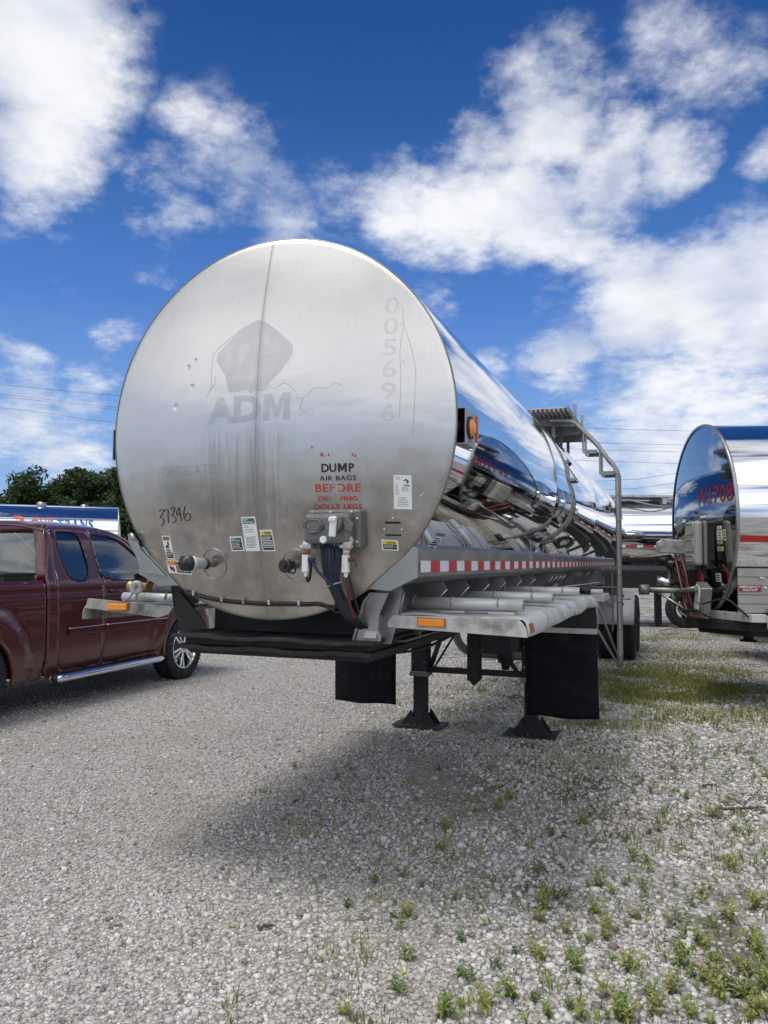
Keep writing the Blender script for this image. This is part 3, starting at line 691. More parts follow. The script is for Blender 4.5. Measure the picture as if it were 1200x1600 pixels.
sticker('sticker', [(-.558,1.576),(-.405,1.571),(-.400,1.507),(-.548,1.515)], [(.02,.05,.97,.36,'orange'),(.38,.40,.98,.90,'ink'),(.10,.45,.17,.62,'ink'),(.12,.58,.22,.78,'ink'),(.20,.50,.27,.66,'ink'),(.22,.70,.28,.90,'ink'),(.17,.64,.30,.72,'red')] + rows(.42,.46,.94,.86,4,'white',6,.4),
        'orange headed warning sticker', lines=[(.34,.12,.17,'WARNING','ink',.40)])
sticker('sticker', [(.632,1.951),(.708,1.949),(.706,1.802),(.630,1.805)], rows(.12,.06,.42,.16,2,'ink',7,.3) + rows(.10,.28,.32,.60,7,'ink',8,.3) + rows(.45,.36,.9,.50,4,'ink',11,.25) + rows(.22,.66,.82,.95,6,'ink',10,.22),
        'white paper sheet with small black diamond logo', lines=[(.55,.28,.045,'ADM','ink',.34)])
o_ = head_poly('printed_mark', [(.672,1.924),(.686,1.934),(.698,1.922),(.688,1.911),(.690,1.921),(.684,1.927)], M['ink'], .0045)
sticker('sticker', [(.569,1.673),(.640,1.669),(.640,1.624),(.571,1.627)], [(.08,.10,.92,.42,'yellow'),(.08,.44,.92,.90,'ink')] + rows(.15,.52,.86,.84,3,'white',12,.4), 'small yellow and black caution sticker on the right', lines=[(.32,.15,.2,'CAUTION','ink',.55)])
mb = MB()
for z0, th_ in ((1.746, .010), (1.692, .008)):
    p = [on_head(.001)(x, z) for x, z in ((.588, z0 - th_/2), (.655, z0 - th_/2 - .001), (.655, z0 + th_/2 - .001), (.588, z0 + th_/2))]
    mb = MB(); mb.add(p, [(0, 1, 2, 3)]); mb.build('card_slot', M['ink'], tr)
mb = MB()
for x, z in ((.622, 1.765), (.583, 1.717), (.658, 1.716), (.745, 1.86), (.752, 1.868)): mb.sphere(on_head(.001)(x, z), .0042, 8, 5)
mb.build('rivet', M['white_paint'], tr)

# junction box with sockets
bx = MB(); bx.box((.383, -.098, 1.716), (.256, .075, .172)); box = bx.build('connection_box', M['cast'], tr, bevel=.012)
b2 = MB(); b2.box((.372, -.155, 1.716), (.218, .07, .130)); b2.build('box_cover', M['cast'], box, bevel=.018)
mb = MB()
for x in (.285, .372, .47): mb.sphere((x, -.142, 1.788), .006, 8, 5)
for z in (1.66, 1.76): mb.sphere((.497, -.142, z), .006, 8, 5)
mb.build('bolt', M['alu'], box)
mb = MB(); mb.prism([(-.048, 0), (-.028, .026), (.028, .026), (.048, 0), (0, -.034)], lambda u, v, t: (.317 + u, -.19 - t, 1.728 + v), 0, .012)
mb.tube([(.317 + .046*math.cos(a)*1.05, -.204, 1.726 + .030*math.sin(a)) for a in np.linspace(0, 2*PI, 7)], .0028, 6)
for a in (-.036, .036): mb.sphere((.317 + a, -.204, 1.728), .005, 8, 5)
mb.build('socket_plate', M['cast'], box, bevel=.003)
mb = MB(); mb.cyl((.418, -.19, 1.735), (.418, -.225, 1.735), .038, 20); mb.build('round_socket', M['cast'], box, bevel=.003)
mb = MB(); mb.box((.424, -.232, 1.722), (.030, .016, .088), ry=.06); mb.box((.424, -.236, 1.752), (.034, .02, .02)); mb.build('socket_lid', M['white_paint'], box, bevel=.005)
mb = MB(); mb.prism([(0, .03), (.026, .006), (.018, -.028), (-.012, -.02), (-.018, .01)], lambda u, v, t: (.475 + u, -.19 - t, 1.73 + v), 0, .01); mb.build('placard_plate', M['cast'], box, bevel=.002)
mb = MB(); mb.cyl((.366, -.19, 1.668), (.366, -.206, 1.668), .0155, 18); mb.build('white_button', M['white'], box, bevel=.002)
# glad hands and their drain valves
for sx, nm, hm in ((.270, 'blue', 'hose_blue'), (.458, 'red', 'hose_red')):
    g = MB(); g.tube([(sx + .012, -.15, 1.675), (sx + .004, -.165, 1.650), (sx, -.165, 1.628)], [.017, .022, .02], 12)
    g.sphere((sx + .008, -.165, 1.672), .019, 12, 8); g.box((sx, -.165, 1.640), (.05, .03, .012)); gh = g.build('air_coupling', M['alu'], tr, label='%s line air coupling' % nm)
    g = MB(); g.cyl((sx, -.165, 1.628), (sx, -.165, 1.606), .015, 12); g.build('coupling_neck', M['rust'] if nm == 'blue' else M['alu'], gh)
    g = MB(); g.box((sx - .002, -.165, 1.566), (.030, .026, .078)); g.cyl((sx, -.165, 1.53), (sx - .002, -.165, 1.508), .009, 10); g.build('valve_body', M['white_paint'], gh, bevel=.005)
    g = MB(); g.box((sx + .028, -.172, 1.583), (.03, .014, .016)); g.tube([(sx + .038, -.172, 1.583), (sx + .046, -.172, 1.57), (sx + .048, -.172, 1.552)], .004, 6)
    g.build('valve_handle', M[hm], gh, bevel=.002)
    g = MB()
    if nm == 'blue':
        g.tube(catmull([(sx, -.16, 1.52), (sx + .004, -.158, 1.49), (sx + .01, -.15, 1.50), (sx + .02, -.16, 1.545), (sx + .022, -.168, 1.575)]), .006, 8)
        g.build('short_hose', M['hose_black'], gh)
        g = MB(); g.tube(catmull([(sx + .03, -.17, 1.575), (sx + .06, -.175, 1.535), (sx + .105, -.165, 1.49), (sx + .135, -.14, 1.45), (sx + .15, -.11, 1.40)]), .007, 8); g.build('air_hose', M['hose_blue'], gh)
    else:
        g.tube(catmull([(sx, -.162, 1.512), (sx + .002, -.15, 1.46), (sx - .002, -.12, 1.40), (sx + .004, -.08, 1.33)]), .0062, 8); g.build('air_hose', M['hose_red'], gh)
# bundle of hoses dropping from the box
HB = [(.335, .010, 'hose_black'), (.352, .011, 'hose_black'), (.368, .013, 'hose_blue'), (.385, .010, 'hose_black'), (.402, .009, 'hose_blue'), (.415, .008, 'hose_black')]
for i, (x0, r_, hm) in enumerate(HB):
    mb = MB(); k = (i - 2.5)
    mb.tube(catmull([(x0 - .01, -.125, 1.655), (x0 + .0, -.135, 1.60), (.375 + k*.012, -.130, 1.52), (.392 + k*.009, -.112, 1.45), (.412 + k*.010, -.075, 1.385), (.428 + k*.010, -.03, 1.33), (.452 + k*.010, .03, 1.285), (.46 + k*.01, .12, 1.26)]), r_, 8)
    mb.build('service_hose', M[hm], tr)
mb = MB(); mb.tube(catmull([(.425, -.12, 1.655), (.44, -.13, 1.58), (.452, -.11, 1.50), (.462, -.08, 1.42), (.468, -.04, 1.35)]), .005, 7); mb.build('service_hose', M['hose_black'], tr)
mb = MB(); mb.tube([(.384 + .036*math.cos(a), -.128 + .018*math.sin(a), 1.475 + .012*math.cos(a)) for a in np.linspace(0, 2*PI, 18)[:-1]], .0035, 6, closed=True); mb.build('hose_tie', M['plastic_grey'], tr)
# cable clipped across the foot of the head
for off, r_ in ((0, .0045), (-.010, .004)):
    mb = MB(); mb.tube(catmull([on_head(.008)(x, z + off * (1 - abs(x) * .6)) for x, z in ((-.455, 1.425), (-.40, 1.414), (-.30, 1.396), (-.2, 1.387), (-.1, 1.383), (0.0, 1.381), (.1, 1.383), (.2, 1.383), (.26, 1.386))] + ([(.30, -.012, 1.375), (.34, -.02, 1.36), (.36, -.05, 1.40), (.365, -.10, 1.46)] if off == 0 else [(.31, -.01, 1.365), (.345, -.006, 1.348), (.40, -.02, 1.352)])), r_, 7)
    mb.build('cable', M['hose_black'], tr)
mb = MB()
for x, z in ((-.40, 1.417), (-.235, 1.392), (-.115, 1.386), (.02, 1.384), (.17, 1.385)): mb.box(on_head(.01)(x, z), (.009, .012, .018)); mb.cyl(on_head(.01)(x, z + .008), on_head(.018)(x, z + .008), .005, 8)
mb.build('cable_clip', M['alu'], tr)
# two capped pipe stubs on round pads
def stub(name, cx, cz, dirv, L_, kind):
    c = Vector(on_head(0)(cx, cz)); mb = MB()
    n_ = 28; ring = [on_head(.0015)(cx + .068*math.cos(2*PI*k/n_), cz + .072*math.sin(2*PI*k/n_)) for k in range(n_)]
    mb.tube(ring, .0026, 6, closed=True); pad = mb.build('weld_pad', M['satin'], tr)
    d = Vector(dirv).normalized(); mb = MB(); mb.cyl(c, c + d * L_ * .45, .0155, 16); st = mb.build(name, M['satin_dark'], tr)
    if kind == 'coupler':
        mb = MB(); a = c + d * L_ * .32; mb.tube([a, a + d*.012, a + d*.012, a + d*.055, a + d*.062, a + d*.085], [.020, .020, .026, .027, .033, .033], 24); mb.build('coupler_sleeve', M['alu'], st)
        mb = MB(); a = c + d * L_ * .30; mb.cyl(a - d*.004, a + d*.006, .026, 20)
        a = c + d * (L_ * .32 + .085); mb.tube([a, a + d*.006, a + d*.04, a + d*.042, a + d*.030], [.036, .036, .034, .025, .022], 24); mb.build('rubber_end', M['black_plastic'], st)
    else:
        mb = MB(); a = c + d * L_ * .42; mb.tube([a, a + d*.02, a + d*.025, a + d*.048, a + d*.052], [.02, .021, .030, .031, .024], 22); mb.cyl(a + d*.05, a + d*.062, .012, 14)
        mb.tube(catmull([a + Vector((.02, 0, .018)), c + Vector((-.03, -.05, .026)), c + Vector((.006, -.04, .02)), c + Vector((.01, -.035, -.03)), c + Vector((-.02, -.04, -.03))]), .0035, 6)
        mb.build('stub_cap', M['black_plastic'], st)
stub('pipe_stub', -.262, 1.560, (-.35, -.92, .02), .155, 'coupler')
stub('pipe_stub', .172, 1.556, (-.12, -.98, .0), .115, 'cap')

# side marker lamps in little boxes
for s_ in (1, -1):
    mb = MB(); y0, y1 = .045, .215; z0, z1 = 2.09, 2.25; X = .926 if s_ > 0 else .952
    mb.bb(s_*(X-.004), s_*X, y0, y1, z0, z1); mb.bb(s_*.88, s_*(X-.004), y1-.004, y1, z0, z1); mb.bb(s_*.88, s_*(X-.004), y0, y1-.004, z1-.004, z1); mb.bb(s_*.88, s_*(X-.004), y0, y1-.004, z0, z0+.004)
    lb = mb.build('lamp_bracket', M['satin'], tr)
    mb = MB(); mb.cyl((s_*.905, .11, 2.17), (s_*(X-.006), .11, 2.17), .036, 16); mb.build('lamp_back', M['black_plastic'], lb)
    mb = MB(); mb.cyl((s_*X, .12, 2.17), (s_*(X+.008), .12, 2.17), .050, 28); mb.build('lamp_grommet', M['black_plastic'], lb)
    mb = MB(); mb.lathe([(.001, s_*(X+.026)), (.020, s_*(X+.024)), (.034, s_*(X+.018)), (.040, s_*(X+.008))], (0, .12, 2.17), 'x', 26)
    lens = mb.build('lamp_lens', M['amber'], lb)
    mb = MB(); mb.box((s_*(X+.020), .165, 2.17), (.014, .018, .125)); mb.build('lamp_guard', M['amber_dark'], lb, bevel=.006)

# side rail with reflective tape, both sides
RL = 12.1
for s_ in (1, -1):
    sec = [(.700, 1.640), (.722, 1.632), (.722, 1.512), (.66, 1.482), (.505, 1.452)]
    ys = [.02] + list(np.linspace(1.0, RL, 9)); th_ = .004
    mb = MB()
    for j in range(len(ys) - 1):
        for k in range(len(sec) - 1):
            (xa, za), (xb, zb) = sec[k], sec[k+1]
            mb.add([(s_*xa, ys[j], za), (s_*xb, ys[j], zb), (s_*xb, ys[j+1], zb), (s_*xa, ys[j+1], za)], [(0, 1, 2, 3)], False)
    mb.add([(s_*.700, y, 1.640) for y in ys] + [(s_*.690, y, 1.625) for y in ys], [(i, i+1, len(ys)+i+1, len(ys)+i) for i in range(len(ys)-1)])
    ra = mb.build('side_rail', M['satin'], tr, fixn=False, merge=True); so_ = ra.modifiers.new('solid', 'SOLIDIFY'); so_.thickness = .004
    # mitred front plate running down to the head
    mb = MB(); mb.prism([(.705, 1.642), (.727, 1.634), (.727, 1.508), (.60, 1.448), (.495, 1.455), (.560, 1.512), (.665, 1.600)], lambda u, v, t: (s_*u, t - (v - 1.45) * 0.0, v), -.012, .014)
    mb.build('rail_end_plate', M['satin'], tr, bevel=.002)
    mb = MB(); n_ = 74; y = .035; k = 0
    while y < RL - .1:
        L_ = .1525 if k % 2 == 0 else .1525
        mb.cur = k % 2; q = s_*.7255
        mb.add([(q, y, 1.530), (q, y + L_, 1.530), (q, y + L_, 1.582), (q, y, 1.582)], [(0, 1, 2, 3)] if s_ > 0 else [(3, 2, 1, 0)]); y += L_; k += 1
    tp_ = mb.build('reflective_tape', [M['tape_white'], M['tape_red']], ra, fixn=False)
if True:
    # left wing of the rail kinks outward and up at the front
    mb = MB(); mb.prism([(-.785, 1.705), (-.750, 1.700), (-.70, 1.62), (-.555, 1.500), (-.69, 1.512), (-.735, 1.60), (-.775, 1.66)], lambda u, v, t: (u, t, v), -.03, -.016)
    mb.build('rail_wing', M['satin'], tr, bevel=.002)
    mb = MB(); mb.tube([(-.78, .0, 1.69), (-.76, -.03, 1.70), (-.745, -.03, 1.68), (-.75, .0, 1.66)], .012, 8); mb.build('wing_hook', M['satin'], tr)
# small data plate on the flank
mb = MB(); f_ = lambda a, t, e: ((RT+e)*math.cos(a), t, ZC + (RT+e)*math.sin(a))
mb.add([f_(R(-33), .20, .002), f_(R(-33), .34, .002), f_(R(-41), .34, .002), f_(R(-41), .20, .002)], [(0, 1, 2, 3)]); pl = mb.build('data_sticker', M['white'], tr)
mb = MB(); mb.add([f_(R(-33.3), .205, .0032), f_(R(-33.3), .335, .0032), f_(R(-34.3), .335, .0032), f_(R(-34.3), .205, .0032)], [(0, 1, 2, 3)]); mb.build('printed_panel', M['green'], pl)
mb = MB()
for i in range(7): mb.add([f_(R(-35.0 - i*.8), .215, .0032), f_(R(-35.0 - i*.8), .30 + .02*(i % 2), .0032), f_(R(-35.3 - i*.8), .30 + .02*(i % 2), .0032), f_(R(-35.3 - i*.8), .215, .0032)], [(0, 1, 2, 3)])
mb.build('printed_text', M['ink'], pl)

# frame rails and gussets under the tank
for s_ in (1, -1):
    mb = MB(); mb.bb(s_*.46, s_*.485, .35, 12.0, 1.20, 1.47); mb.bb(s_*.40, s_*.55, .35, 12.0, 1.19, 1.20); mb.build('frame_rail', M['satin_dark'], tr); mb = MB(); mb.bb(s_*.0, s_*.46, .30, .34, 1.2, 1.40); mb.build('front_bulkhead', M['black'], tr)
    for y in (.12, .55, 1.0, 1.5, 2.0, 2.6, 3.2, 4.2, 4.5, 4.8, 5.1, 6.6, 7.6, 8.6):
        mb = MB(); xo = .70 if y > .3 else .62
        mb.prism([(.486, 1.465), (xo - .02, 1.475), (xo, 1.44), (.60, 1.34), (.56, 1.205), (.486, 1.205)], lambda u, v, t: (s_*u, y + t, v), -.003, .003)
        mb.tube([(s_*.60, y, 1.34), (s_*xo, y, 1.44)], .006, 6)
        mb.build('gusset', M['satin'] if (s_ > 0 or y > 1) else M['black'], tr)
# front corner gusset standing on the coupler plate
s_ = 1
mb = MB(); mb.prism([(.405, 1.222), (.54, 1.222), (.545, 1.24), (.53, 1.27), (.535, 1.34), (.58, 1.44), (.49, 1.44), (.455, 1.40)], lambda u, v, t: (u, t, v), .03, .042)
mb.prism([(.02, 1.235), (.16, 1.235), (.13, 1.30), (.10, 1.335), (.05, 1.335)], lambda u, v, t: (t, u, v), .465, .525)
mb.tube([(.418, .025, 1.225), (.465, .025, 1.40), (.495, .025, 1.435)], .006, 6)
mb.build('corner_gusset', M['satin'], tr, bevel=.005)
# coupler plate
mb = MB()
nx = 26
def wob(i, k): return .005 * math.sin(i * .55 + k) + .0025 * math.sin(i * 1.7 + k * 2)
for (z0, z1, y0, y1, x0, x1, k) in ((1.205, 1.222, -.03, 1.6, -.52, .53, 1), (1.150, 1.172, .0, 1.6, -.49, .51, 3)):
    A = []
    for i in range(nx + 1):
        x = x0 + (x1 - x0) * i / nx; y = y0 + wob(i, k); dz = wob(i, k + 5) * .8
        A.append([(x, y, z0 + dz), (x, y, z1 + dz), (x, y1, z1), (x, y1, z0)])
    vs = [p for q in A for p in q]; fs = [(i*4+j, i*4+(j+1) % 4, (i+1)*4+(j+1) % 4, (i+1)*4+j) for i in range(nx) for j in range(4)]
    fs += [(0, 1, 2, 3), tuple(nx*4 + j for j in (3, 2, 1, 0))]; mb.add(vs, fs)
mb.bb(-.47, .49, .03, 1.58, 1.172, 1.205); mb.bb(-.46, .48, .06, 1.7, 1.125, 1.150)
mb.bb(-.45, .45, .25, .30, 1.222, 1.34)
mb.build('coupler_plate', M['black'], tr, bevel=.003)
mb = MB(); mb.cyl((.195, .85, 1.115), (.195, .85, 1.075), .035, 18); mb.cyl((.195, .85, 1.075), (.195, .85, 1.055), .055, 18, .05); mb.build('kingpin', M['black'], tr)
mb = MB(); mb.prism([(-.56, 1.42), (-.44, 1.30), (-.40, 1.24), (-.50, 1.225), (-.525, 1.30)], lambda u, v, t: (u, t, v), .10, .11); mb.build('corner_gusset', M['black'], tr)

# deck wings with folded lips
def deck(s_):
    y0, y1, x0, x1 = .12, 3.35, .56, 1.17; zt = 1.333; nx, ny = 14, 40
    A = []
    def P(u, t):
        x = x0 + (x1 - x0) * u; y = y0 + (y1 - y0) * t
        dz = .004 * math.sin(7 * t * 3 + u * 5) + .003 * math.sin(23 * t + u * 9) - .02 * t
        sag = -.05 * max(0, (t - .93) / .07) ** 2
        return x, y, zt + dz + sag
    prof = [(u / nx, 0) for u in range(nx + 1)]
    vs = []; cols = nx + 1 + 5
    for j in range(ny + 1):
        t = j / ny; arch = 0 if .0 < t < .55 else 0
        for i in range(nx + 1): vs.append(P(i / nx * .955, t))
        xe, ye, ze = P(.955, t); 
        for a, (dx_, dz_) in enumerate(((.012, -.004), (.022, -.014), (.029, -.030), (.032, -.052), (.033, -.074 - .20 * max(0, (t - .985) / .015)))): vs.append((xe + dx_, ye, ze + dz_ + .004 * math.sin(17 * t + 2)))
    fs = [(j*cols+i, j*cols+i+1, (j+1)*cols+i+1, (j+1)*cols+i) for j in range(ny) for i in range(cols-1)]
    vs = [(s_ * x, y, z) for x, y, z in vs]
    mb = MB(); mb.add(vs, fs, True); 
    dk = mb.build('deck_wing', M['alu'] if s_ > 0 else M['alu_dirty'], tr, fixn=False); q = dk.modifiers.new('solid', 'SOLIDIFY'); q.thickness = .006; q.offset = -1 if s_ < 0 else 1
    # front lip
    mb = MB(); pts = [(.57, 1.340), (1.135, 1.337), (1.155, 1.325), (1.172, 1.300), (1.178, 1.262), (.545, 1.285), (.548, 1.31)]
    if s_ < 0: pts = [(.60, 1.344), (1.135, 1.375), (1.150, 1.325), (.69, 1.283), (.63, 1.300)]
    mb.prism(pts, lambda u, v, t: (s_*u, t, v + .004 * math.sin(u * 31)), .105, .117); mb.build('deck_lip', M['alu'] if s_ > 0 else M['alu_dirty'], dk, bevel=.002)
    mb = MB(); mb.box((s_*(.755 if s_ > 0 else .935), .094, 1.309 if s_ > 0 else 1.334), (.122, .014, .034), ry=s_*.02); al = mb.build('marker_lens', M['amber'], dk, bevel=.004)
    mb = MB(); mb.box((s_*(.755 if s_ > 0 else .935), .100, 1.309 if s_ > 0 else 1.334), (.130, .006, .040), ry=s_*.02); mb.build('marker_base', M['amber_dark'], al)
    if s_ > 0:
        mb = MB(); mb.box((1.176, .20, 1.292), (.012, .10, .044), ry=-.25); mb.build('marker_lens', M['amber_dark'], dk, bevel=.004)
    # flat seams on the deck
    mb = MB()
    for y in (.75, 1.65, 2.55): mb.bb(s_*.60, s_*1.11, y, y + .012, 1.334 - .02 * y / 3.3, 1.3375 - .02 * y / 3.3)
    mb.build('deck_joint', M['satin_dark'], dk)
    return dk
for s_ in (1, -1): deck(s_)
# hose tubes across the right deck
for y, x0, x1 in ((.36, .56, 1.115), (1.22, .58, 1.125), (2.22, .62, 1.16)):
    mb = MB(); z = 1.379; mb.tube([(x0, y, z), (x1, y, z), (x1, y, z), (x1 - .05, y, z)], [.030, .030, .026, .026], 22)
    tb = mb.build('hose_tube', M['alu_tube'], tr)
    for k in (.06, .40, .80):
        mb = MB(); x = x0 + (x1 - x0) * k; mb.tube([(x, y + .033*math.cos(a), z + .033*math.sin(a)) for a in np.linspace(-.3, PI + .3, 14)], .0032, 6); mb.build('u_bolt', M['satin'], tb)
    mb = MB()
    for k in (.3, .72): 
        x = x0 + (x1 - x0) * k; mb.bb(x, x + .12, y - .035, y + .035, 1.338, 1.350)
    mb.build('tube_saddle', M['alu'], tb)
    mb = MB(); mb.prism([(x0 - .08, 1.33), (x0 + .01, 1.35), (x0 + .01, 1.40), (x0 - .03, 1.42), (x0 - .08, 1.43)], lambda u, v, t: (u, y + t, v), -.004, .004); mb.build('tube_bracket', M['satin'], tr)
# left deck clutter: tubes, two couplings with caps, a spanner
for y, x0, x1, r_, z in ((.34, -1.09, -.62, .0255, 1.372), (.95, -1.10, -.62, .0255, 1.37)):
    mb = MB(); mb.tube([(x1, y, z), (x0, y, z)], r_, 22); tb = mb.build('hose_tube', M['alu_tube'], tr)
    for k in (.22, .62):
        mb = MB(); x = x0 + (x1 - x0) * k; mb.tube([(x, y + .033*math.cos(a), z + .033*math.sin(a)) for a in np.linspace(-.3, PI + .3, 14)], .0035, 6); mb.build('u_bolt', M['satin_dark'], tb)
mb = MB(); c = Vector((-1.115, .42, 1.425)); d = Vector((1, -.1, .0)).normalized()
mb.tube([c, c + d*.004, c + d*.012, c + d*.02, c + d*.07, c + d*.075, c + d*.14], [.028, .036, .036, .030, .031, .026, .026], 24); mb.build('hose_coupling', M['brass'], tr)
mb = MB(); c = Vector((-.965, .30, 1.432)); d = Vector((.35, -.92, -.1)).normalized()
mb.tube([c - d*.0, c + d*.02, c + d*.024, c + d*.05, c + d*.055], [.024, .026, .036, .036, .030], 24); cpn = mb.build('hose_coupling', M['alu_tube'], tr)
mb = MB(); e_ = c + d*.056; mb.box(e_, (.008, .008, .045), rx=.4, ry=.5); mb.build('cap_handle', M['satin'], cpn)
mb = MB(); mb.tube(catmull([(-.93, .33, 1.455), (-.90, .36, 1.475), (-.86, .38, 1.47), (-.78, .38, 1.452)]), .010, 10); mb.tube([(-.93, .40, 1.42), (-.70, .42, 1.41)], .03, 16); mb.build('elbow_pipe', M['cast'], tr)
mb = MB(); mb.tube(catmull([(-.96, .26, 1.41), (-.98, .22, 1.36), (-1.02, .18, 1.345), (-1.05, .22, 1.34)]), .004, 6); mb.build('cap_chain', M['satin_dark'], tr)
mb = MB(); mb.tube([(-1.10, .17, 1.349), (-1.04, .175, 1.349)], .008, 8); mb.box((-1.04, .175, 1.348), (.04, .03, .012)); mb.build('latch_handle', M['chrome'], tr)

# flaps
for s_ in (1, -1):
    mb = MB(); n1_, n2_ = 8, 16; x0, x1 = .575, 1.165; vs = []
    for j in range(n2_ + 1):
        for i in range(n1_ + 1):
            x = x0 + (x1 - x0) * i / n1_; z = 1.0 - (1.0 - .295) * j / n2_; k = j / n2_
            vs.append((s_ * (x + .012 * k), 3.40 + .025 * k * k + .008 * math.sin(i * .9 + 1) * k, z + .006 * math.sin(i) * k))
    mb.add(vs, [(j*(n1_+1)+i, j*(n1_+1)+i+1, (j+1)*(n1_+1)+i+1, (j+1)*(n1_+1)+i) for j in range(n2_) for i in range(n1_)], True)
    fl = mb.build('mud_flap', M['rubber'], tr, fixn=False); q = fl.modifiers.new('solid', 'SOLIDIFY'); q.thickness = .01
    mb = MB(); mb.bb(s_*.70, s_*1.168, 3.385, 3.393, .992, 1.028); mb.bb(s_*.70, s_*1.168, 3.385, 3.46, 1.028, 1.034); mb.build('flap_strip', M['alu'], fl)
    mb = MB(); mb.bb(s_*.55, s_*1.165, 3.41, 3.418, 1.034, 1.262); mb.build('deck_back_plate', M['legblack'], tr)
    mb = MB(); mb.tube([(s_*1.15, 3.30, 1.285), (s_*1.16, 3.40, 1.24), (s_*1.165, 3.42, 1.13), (s_*1.168, 3.42, 1.0)], .007, 8); mb.build('flap_brace', M['alu'], tr)

# landing gear
for s_ in (1, -1):
    x = s_*.53; y = 4.0
    mb = MB(); mb.bb(x - .08, x + .08, y - .07, y + .07, .50, 1.20); lg = mb.build('landing_leg', M['legblack'], tr, bevel=.006)
    mb = MB(); mb.bb(x - .060, x + .060, y - .055, y + .055, .05, .50); mb.build('inner_leg', M['legblack'], lg, bevel=.004)
    mb = MB(); mb.bb(x - .092, x + .092, y - .08, y + .08, .485, .53); mb.build('leg_collar', M['satin_dark'], lg, bevel=.004)
    mb = MB(); 
    def pz(u, v, t): return (x + u, y + v, t + .012 + .10 * max(0, abs(u) - .14) * (1 if u * s_ > 0 else .3))
    vs = []; g_ = 7
    for tt in (0, .014):
        for j in range(g_):
            for i in range(g_):
                u = -.235 + .47 * i / (g_-1); v = -.16 + .32 * j / (g_-1); vs.append(pz(u, v, tt))
    fs = [(j*g_+i, (j+1)*g_+i, (j+1)*g_+i+1, j*g_+i+1) for j in range(g_-1) for i in range(g_-1)]; b_ = g_*g_
    fs += [(b_+j*g_+i, b_+j*g_+i+1, b_+(j+1)*g_+i+1, b_+(j+1)*g_+i) for j in range(g_-1) for i in range(g_-1)]
    for i in range(g_-1): fs += [(i, i+1, b_+i+1, b_+i), ((g_-1)*g_+i+1, (g_-1)*g_+i, b_+(g_-1)*g_+i, b_+(g_-1)*g_+i+1), (i*g_, b_+i*g_, b_+(i+1)*g_, (i+1)*g_), ((i+1)*g_+g_-1, b_+(i+1)*g_+g_-1, b_+i*g_+g_-1, i*g_+g_-1)]
    mb.add(vs, fs)
    pd = mb.build('foot_pad', M['legblack'], lg)
    mb = MB()
    for v in (-.075, .075):
        mb.prism([(-.17, .028), (.17, .028), (.15, .06), (.075, .17), (.055, .10), (-.055, .10), (-.075, .17), (-.15, .06)], lambda u, w, t: (x + u, y + v + t, w), -.005, .005)
    for u in (-.07, .07): mb.bb(x + u - .004, x + u + .004, y - .068, y + .068, .028, .13)
    mb.build('foot_gusset', M['legblack'], lg)
mb = MB(); mb.bb(-.45, .45, 3.97, 4.03, .52, .572); mb.build('cross_tube', M['legblack'], tr, bevel=.004)
mb = MB(); mb.tube(catmull([(-.33, 4.55, 1.22), (-.335, 4.55, 1.0), (-.33, 4.55, .83), (-.27, 4.56, .71), (-.16, 4.58, .655), (.0, 4.6, .645), (.3, 4.6, .64), (.9, 4.62, .635)], 8), .042, 14); mb.build('discharge_pipe', M['satin_dark'], tr)
mb = MB(); mb.cyl((.10, 4.6, .64), (.24, 4.6, .64), .075, 16); 
for k in range(8): mb.sphere((.11, 4.6 + .07*math.cos(k*.785), .645 + .07*math.sin(k*.785)), .014, 6, 4); mb.sphere((.22, 4.6 + .07*math.cos(k*.785), .645 + .07*math.sin(k*.785)), .014, 6, 4)
mb.tube([(.17, 4.6, .60), (.17, 4.58, .50)], [.06, .035], 12); mb.build('pipe_valve', M['black'], tr)
mb = MB(); mb.bb(-.060, .055, 3.93, 4.05, .47, 1.20); mb.prism([(-.045, .47), (.045, .47), (.0, .42)], lambda u, v, t: (u, t, v), 3.94, 4.04); mb.build('centre_post', M['legblack'], tr, bevel=.005)
mb = MB()
mb.bar((-.40, 4.0, .56), (-.16, 4.0, .95), .05, .012); mb.bar((.40, 4.0, .56), (.13, 4.0, .95), .05, .03)
mb.bar((-.45, 4.05, .56), (-.38, 4.6, 1.15), .045, .02); mb.bar((.45, 4.05, .56), (.38, 4.6, 1.15), .045, .02); mb.bar((-.55, 4.0, 1.1), (-.40, 4.7, .98), .03, .02)
mb.build('diagonal_brace', M['legblack'], tr)
mb = MB(); mb.cyl((.59, 4.0, .95), (.95, 4.0, .95), .014, 10); mb.build('crank_shaft', M['satin_dark'], tr)
mb = MB(); mb.bb(.18, .44, 3.5, 4.3, .78, .96); mb.build('tool_box', M['legblack'], tr, bevel=.01)

mb = MB()
for s_ in (1, -1):
    for z in (.62, .80, .98, 1.12):
        for u in (-.055, .055):
            mb = MB(); mb.cyl((s_*.53 + u, 3.93, z), (s_*.53 + u, 3.918, z), .010, 6); mb.build('bolt', M['satin_dark'], tr)
mb = MB(); mb.tube([(.95, 4.0, .95), (.99, 4.0, .95), (1.0, 4.0, .93), (1.0, 4.0, .66), (1.02, 4.0, .64), (1.12, 4.0, .64)], .011, 8); mb.build('crank_handle', M['legblack'], tr)
for x0 in (-.2, .1, .3):
    mb = MB(); mb.tube(catmull([(x0, .35, 1.13), (x0 + .05, 1.2, 1.06), (x0 + .1, 2.2, 1.12), (x0, 3.4, 1.10)]), .009, 6); mb.build('air_line', M['hose_black'], tr)
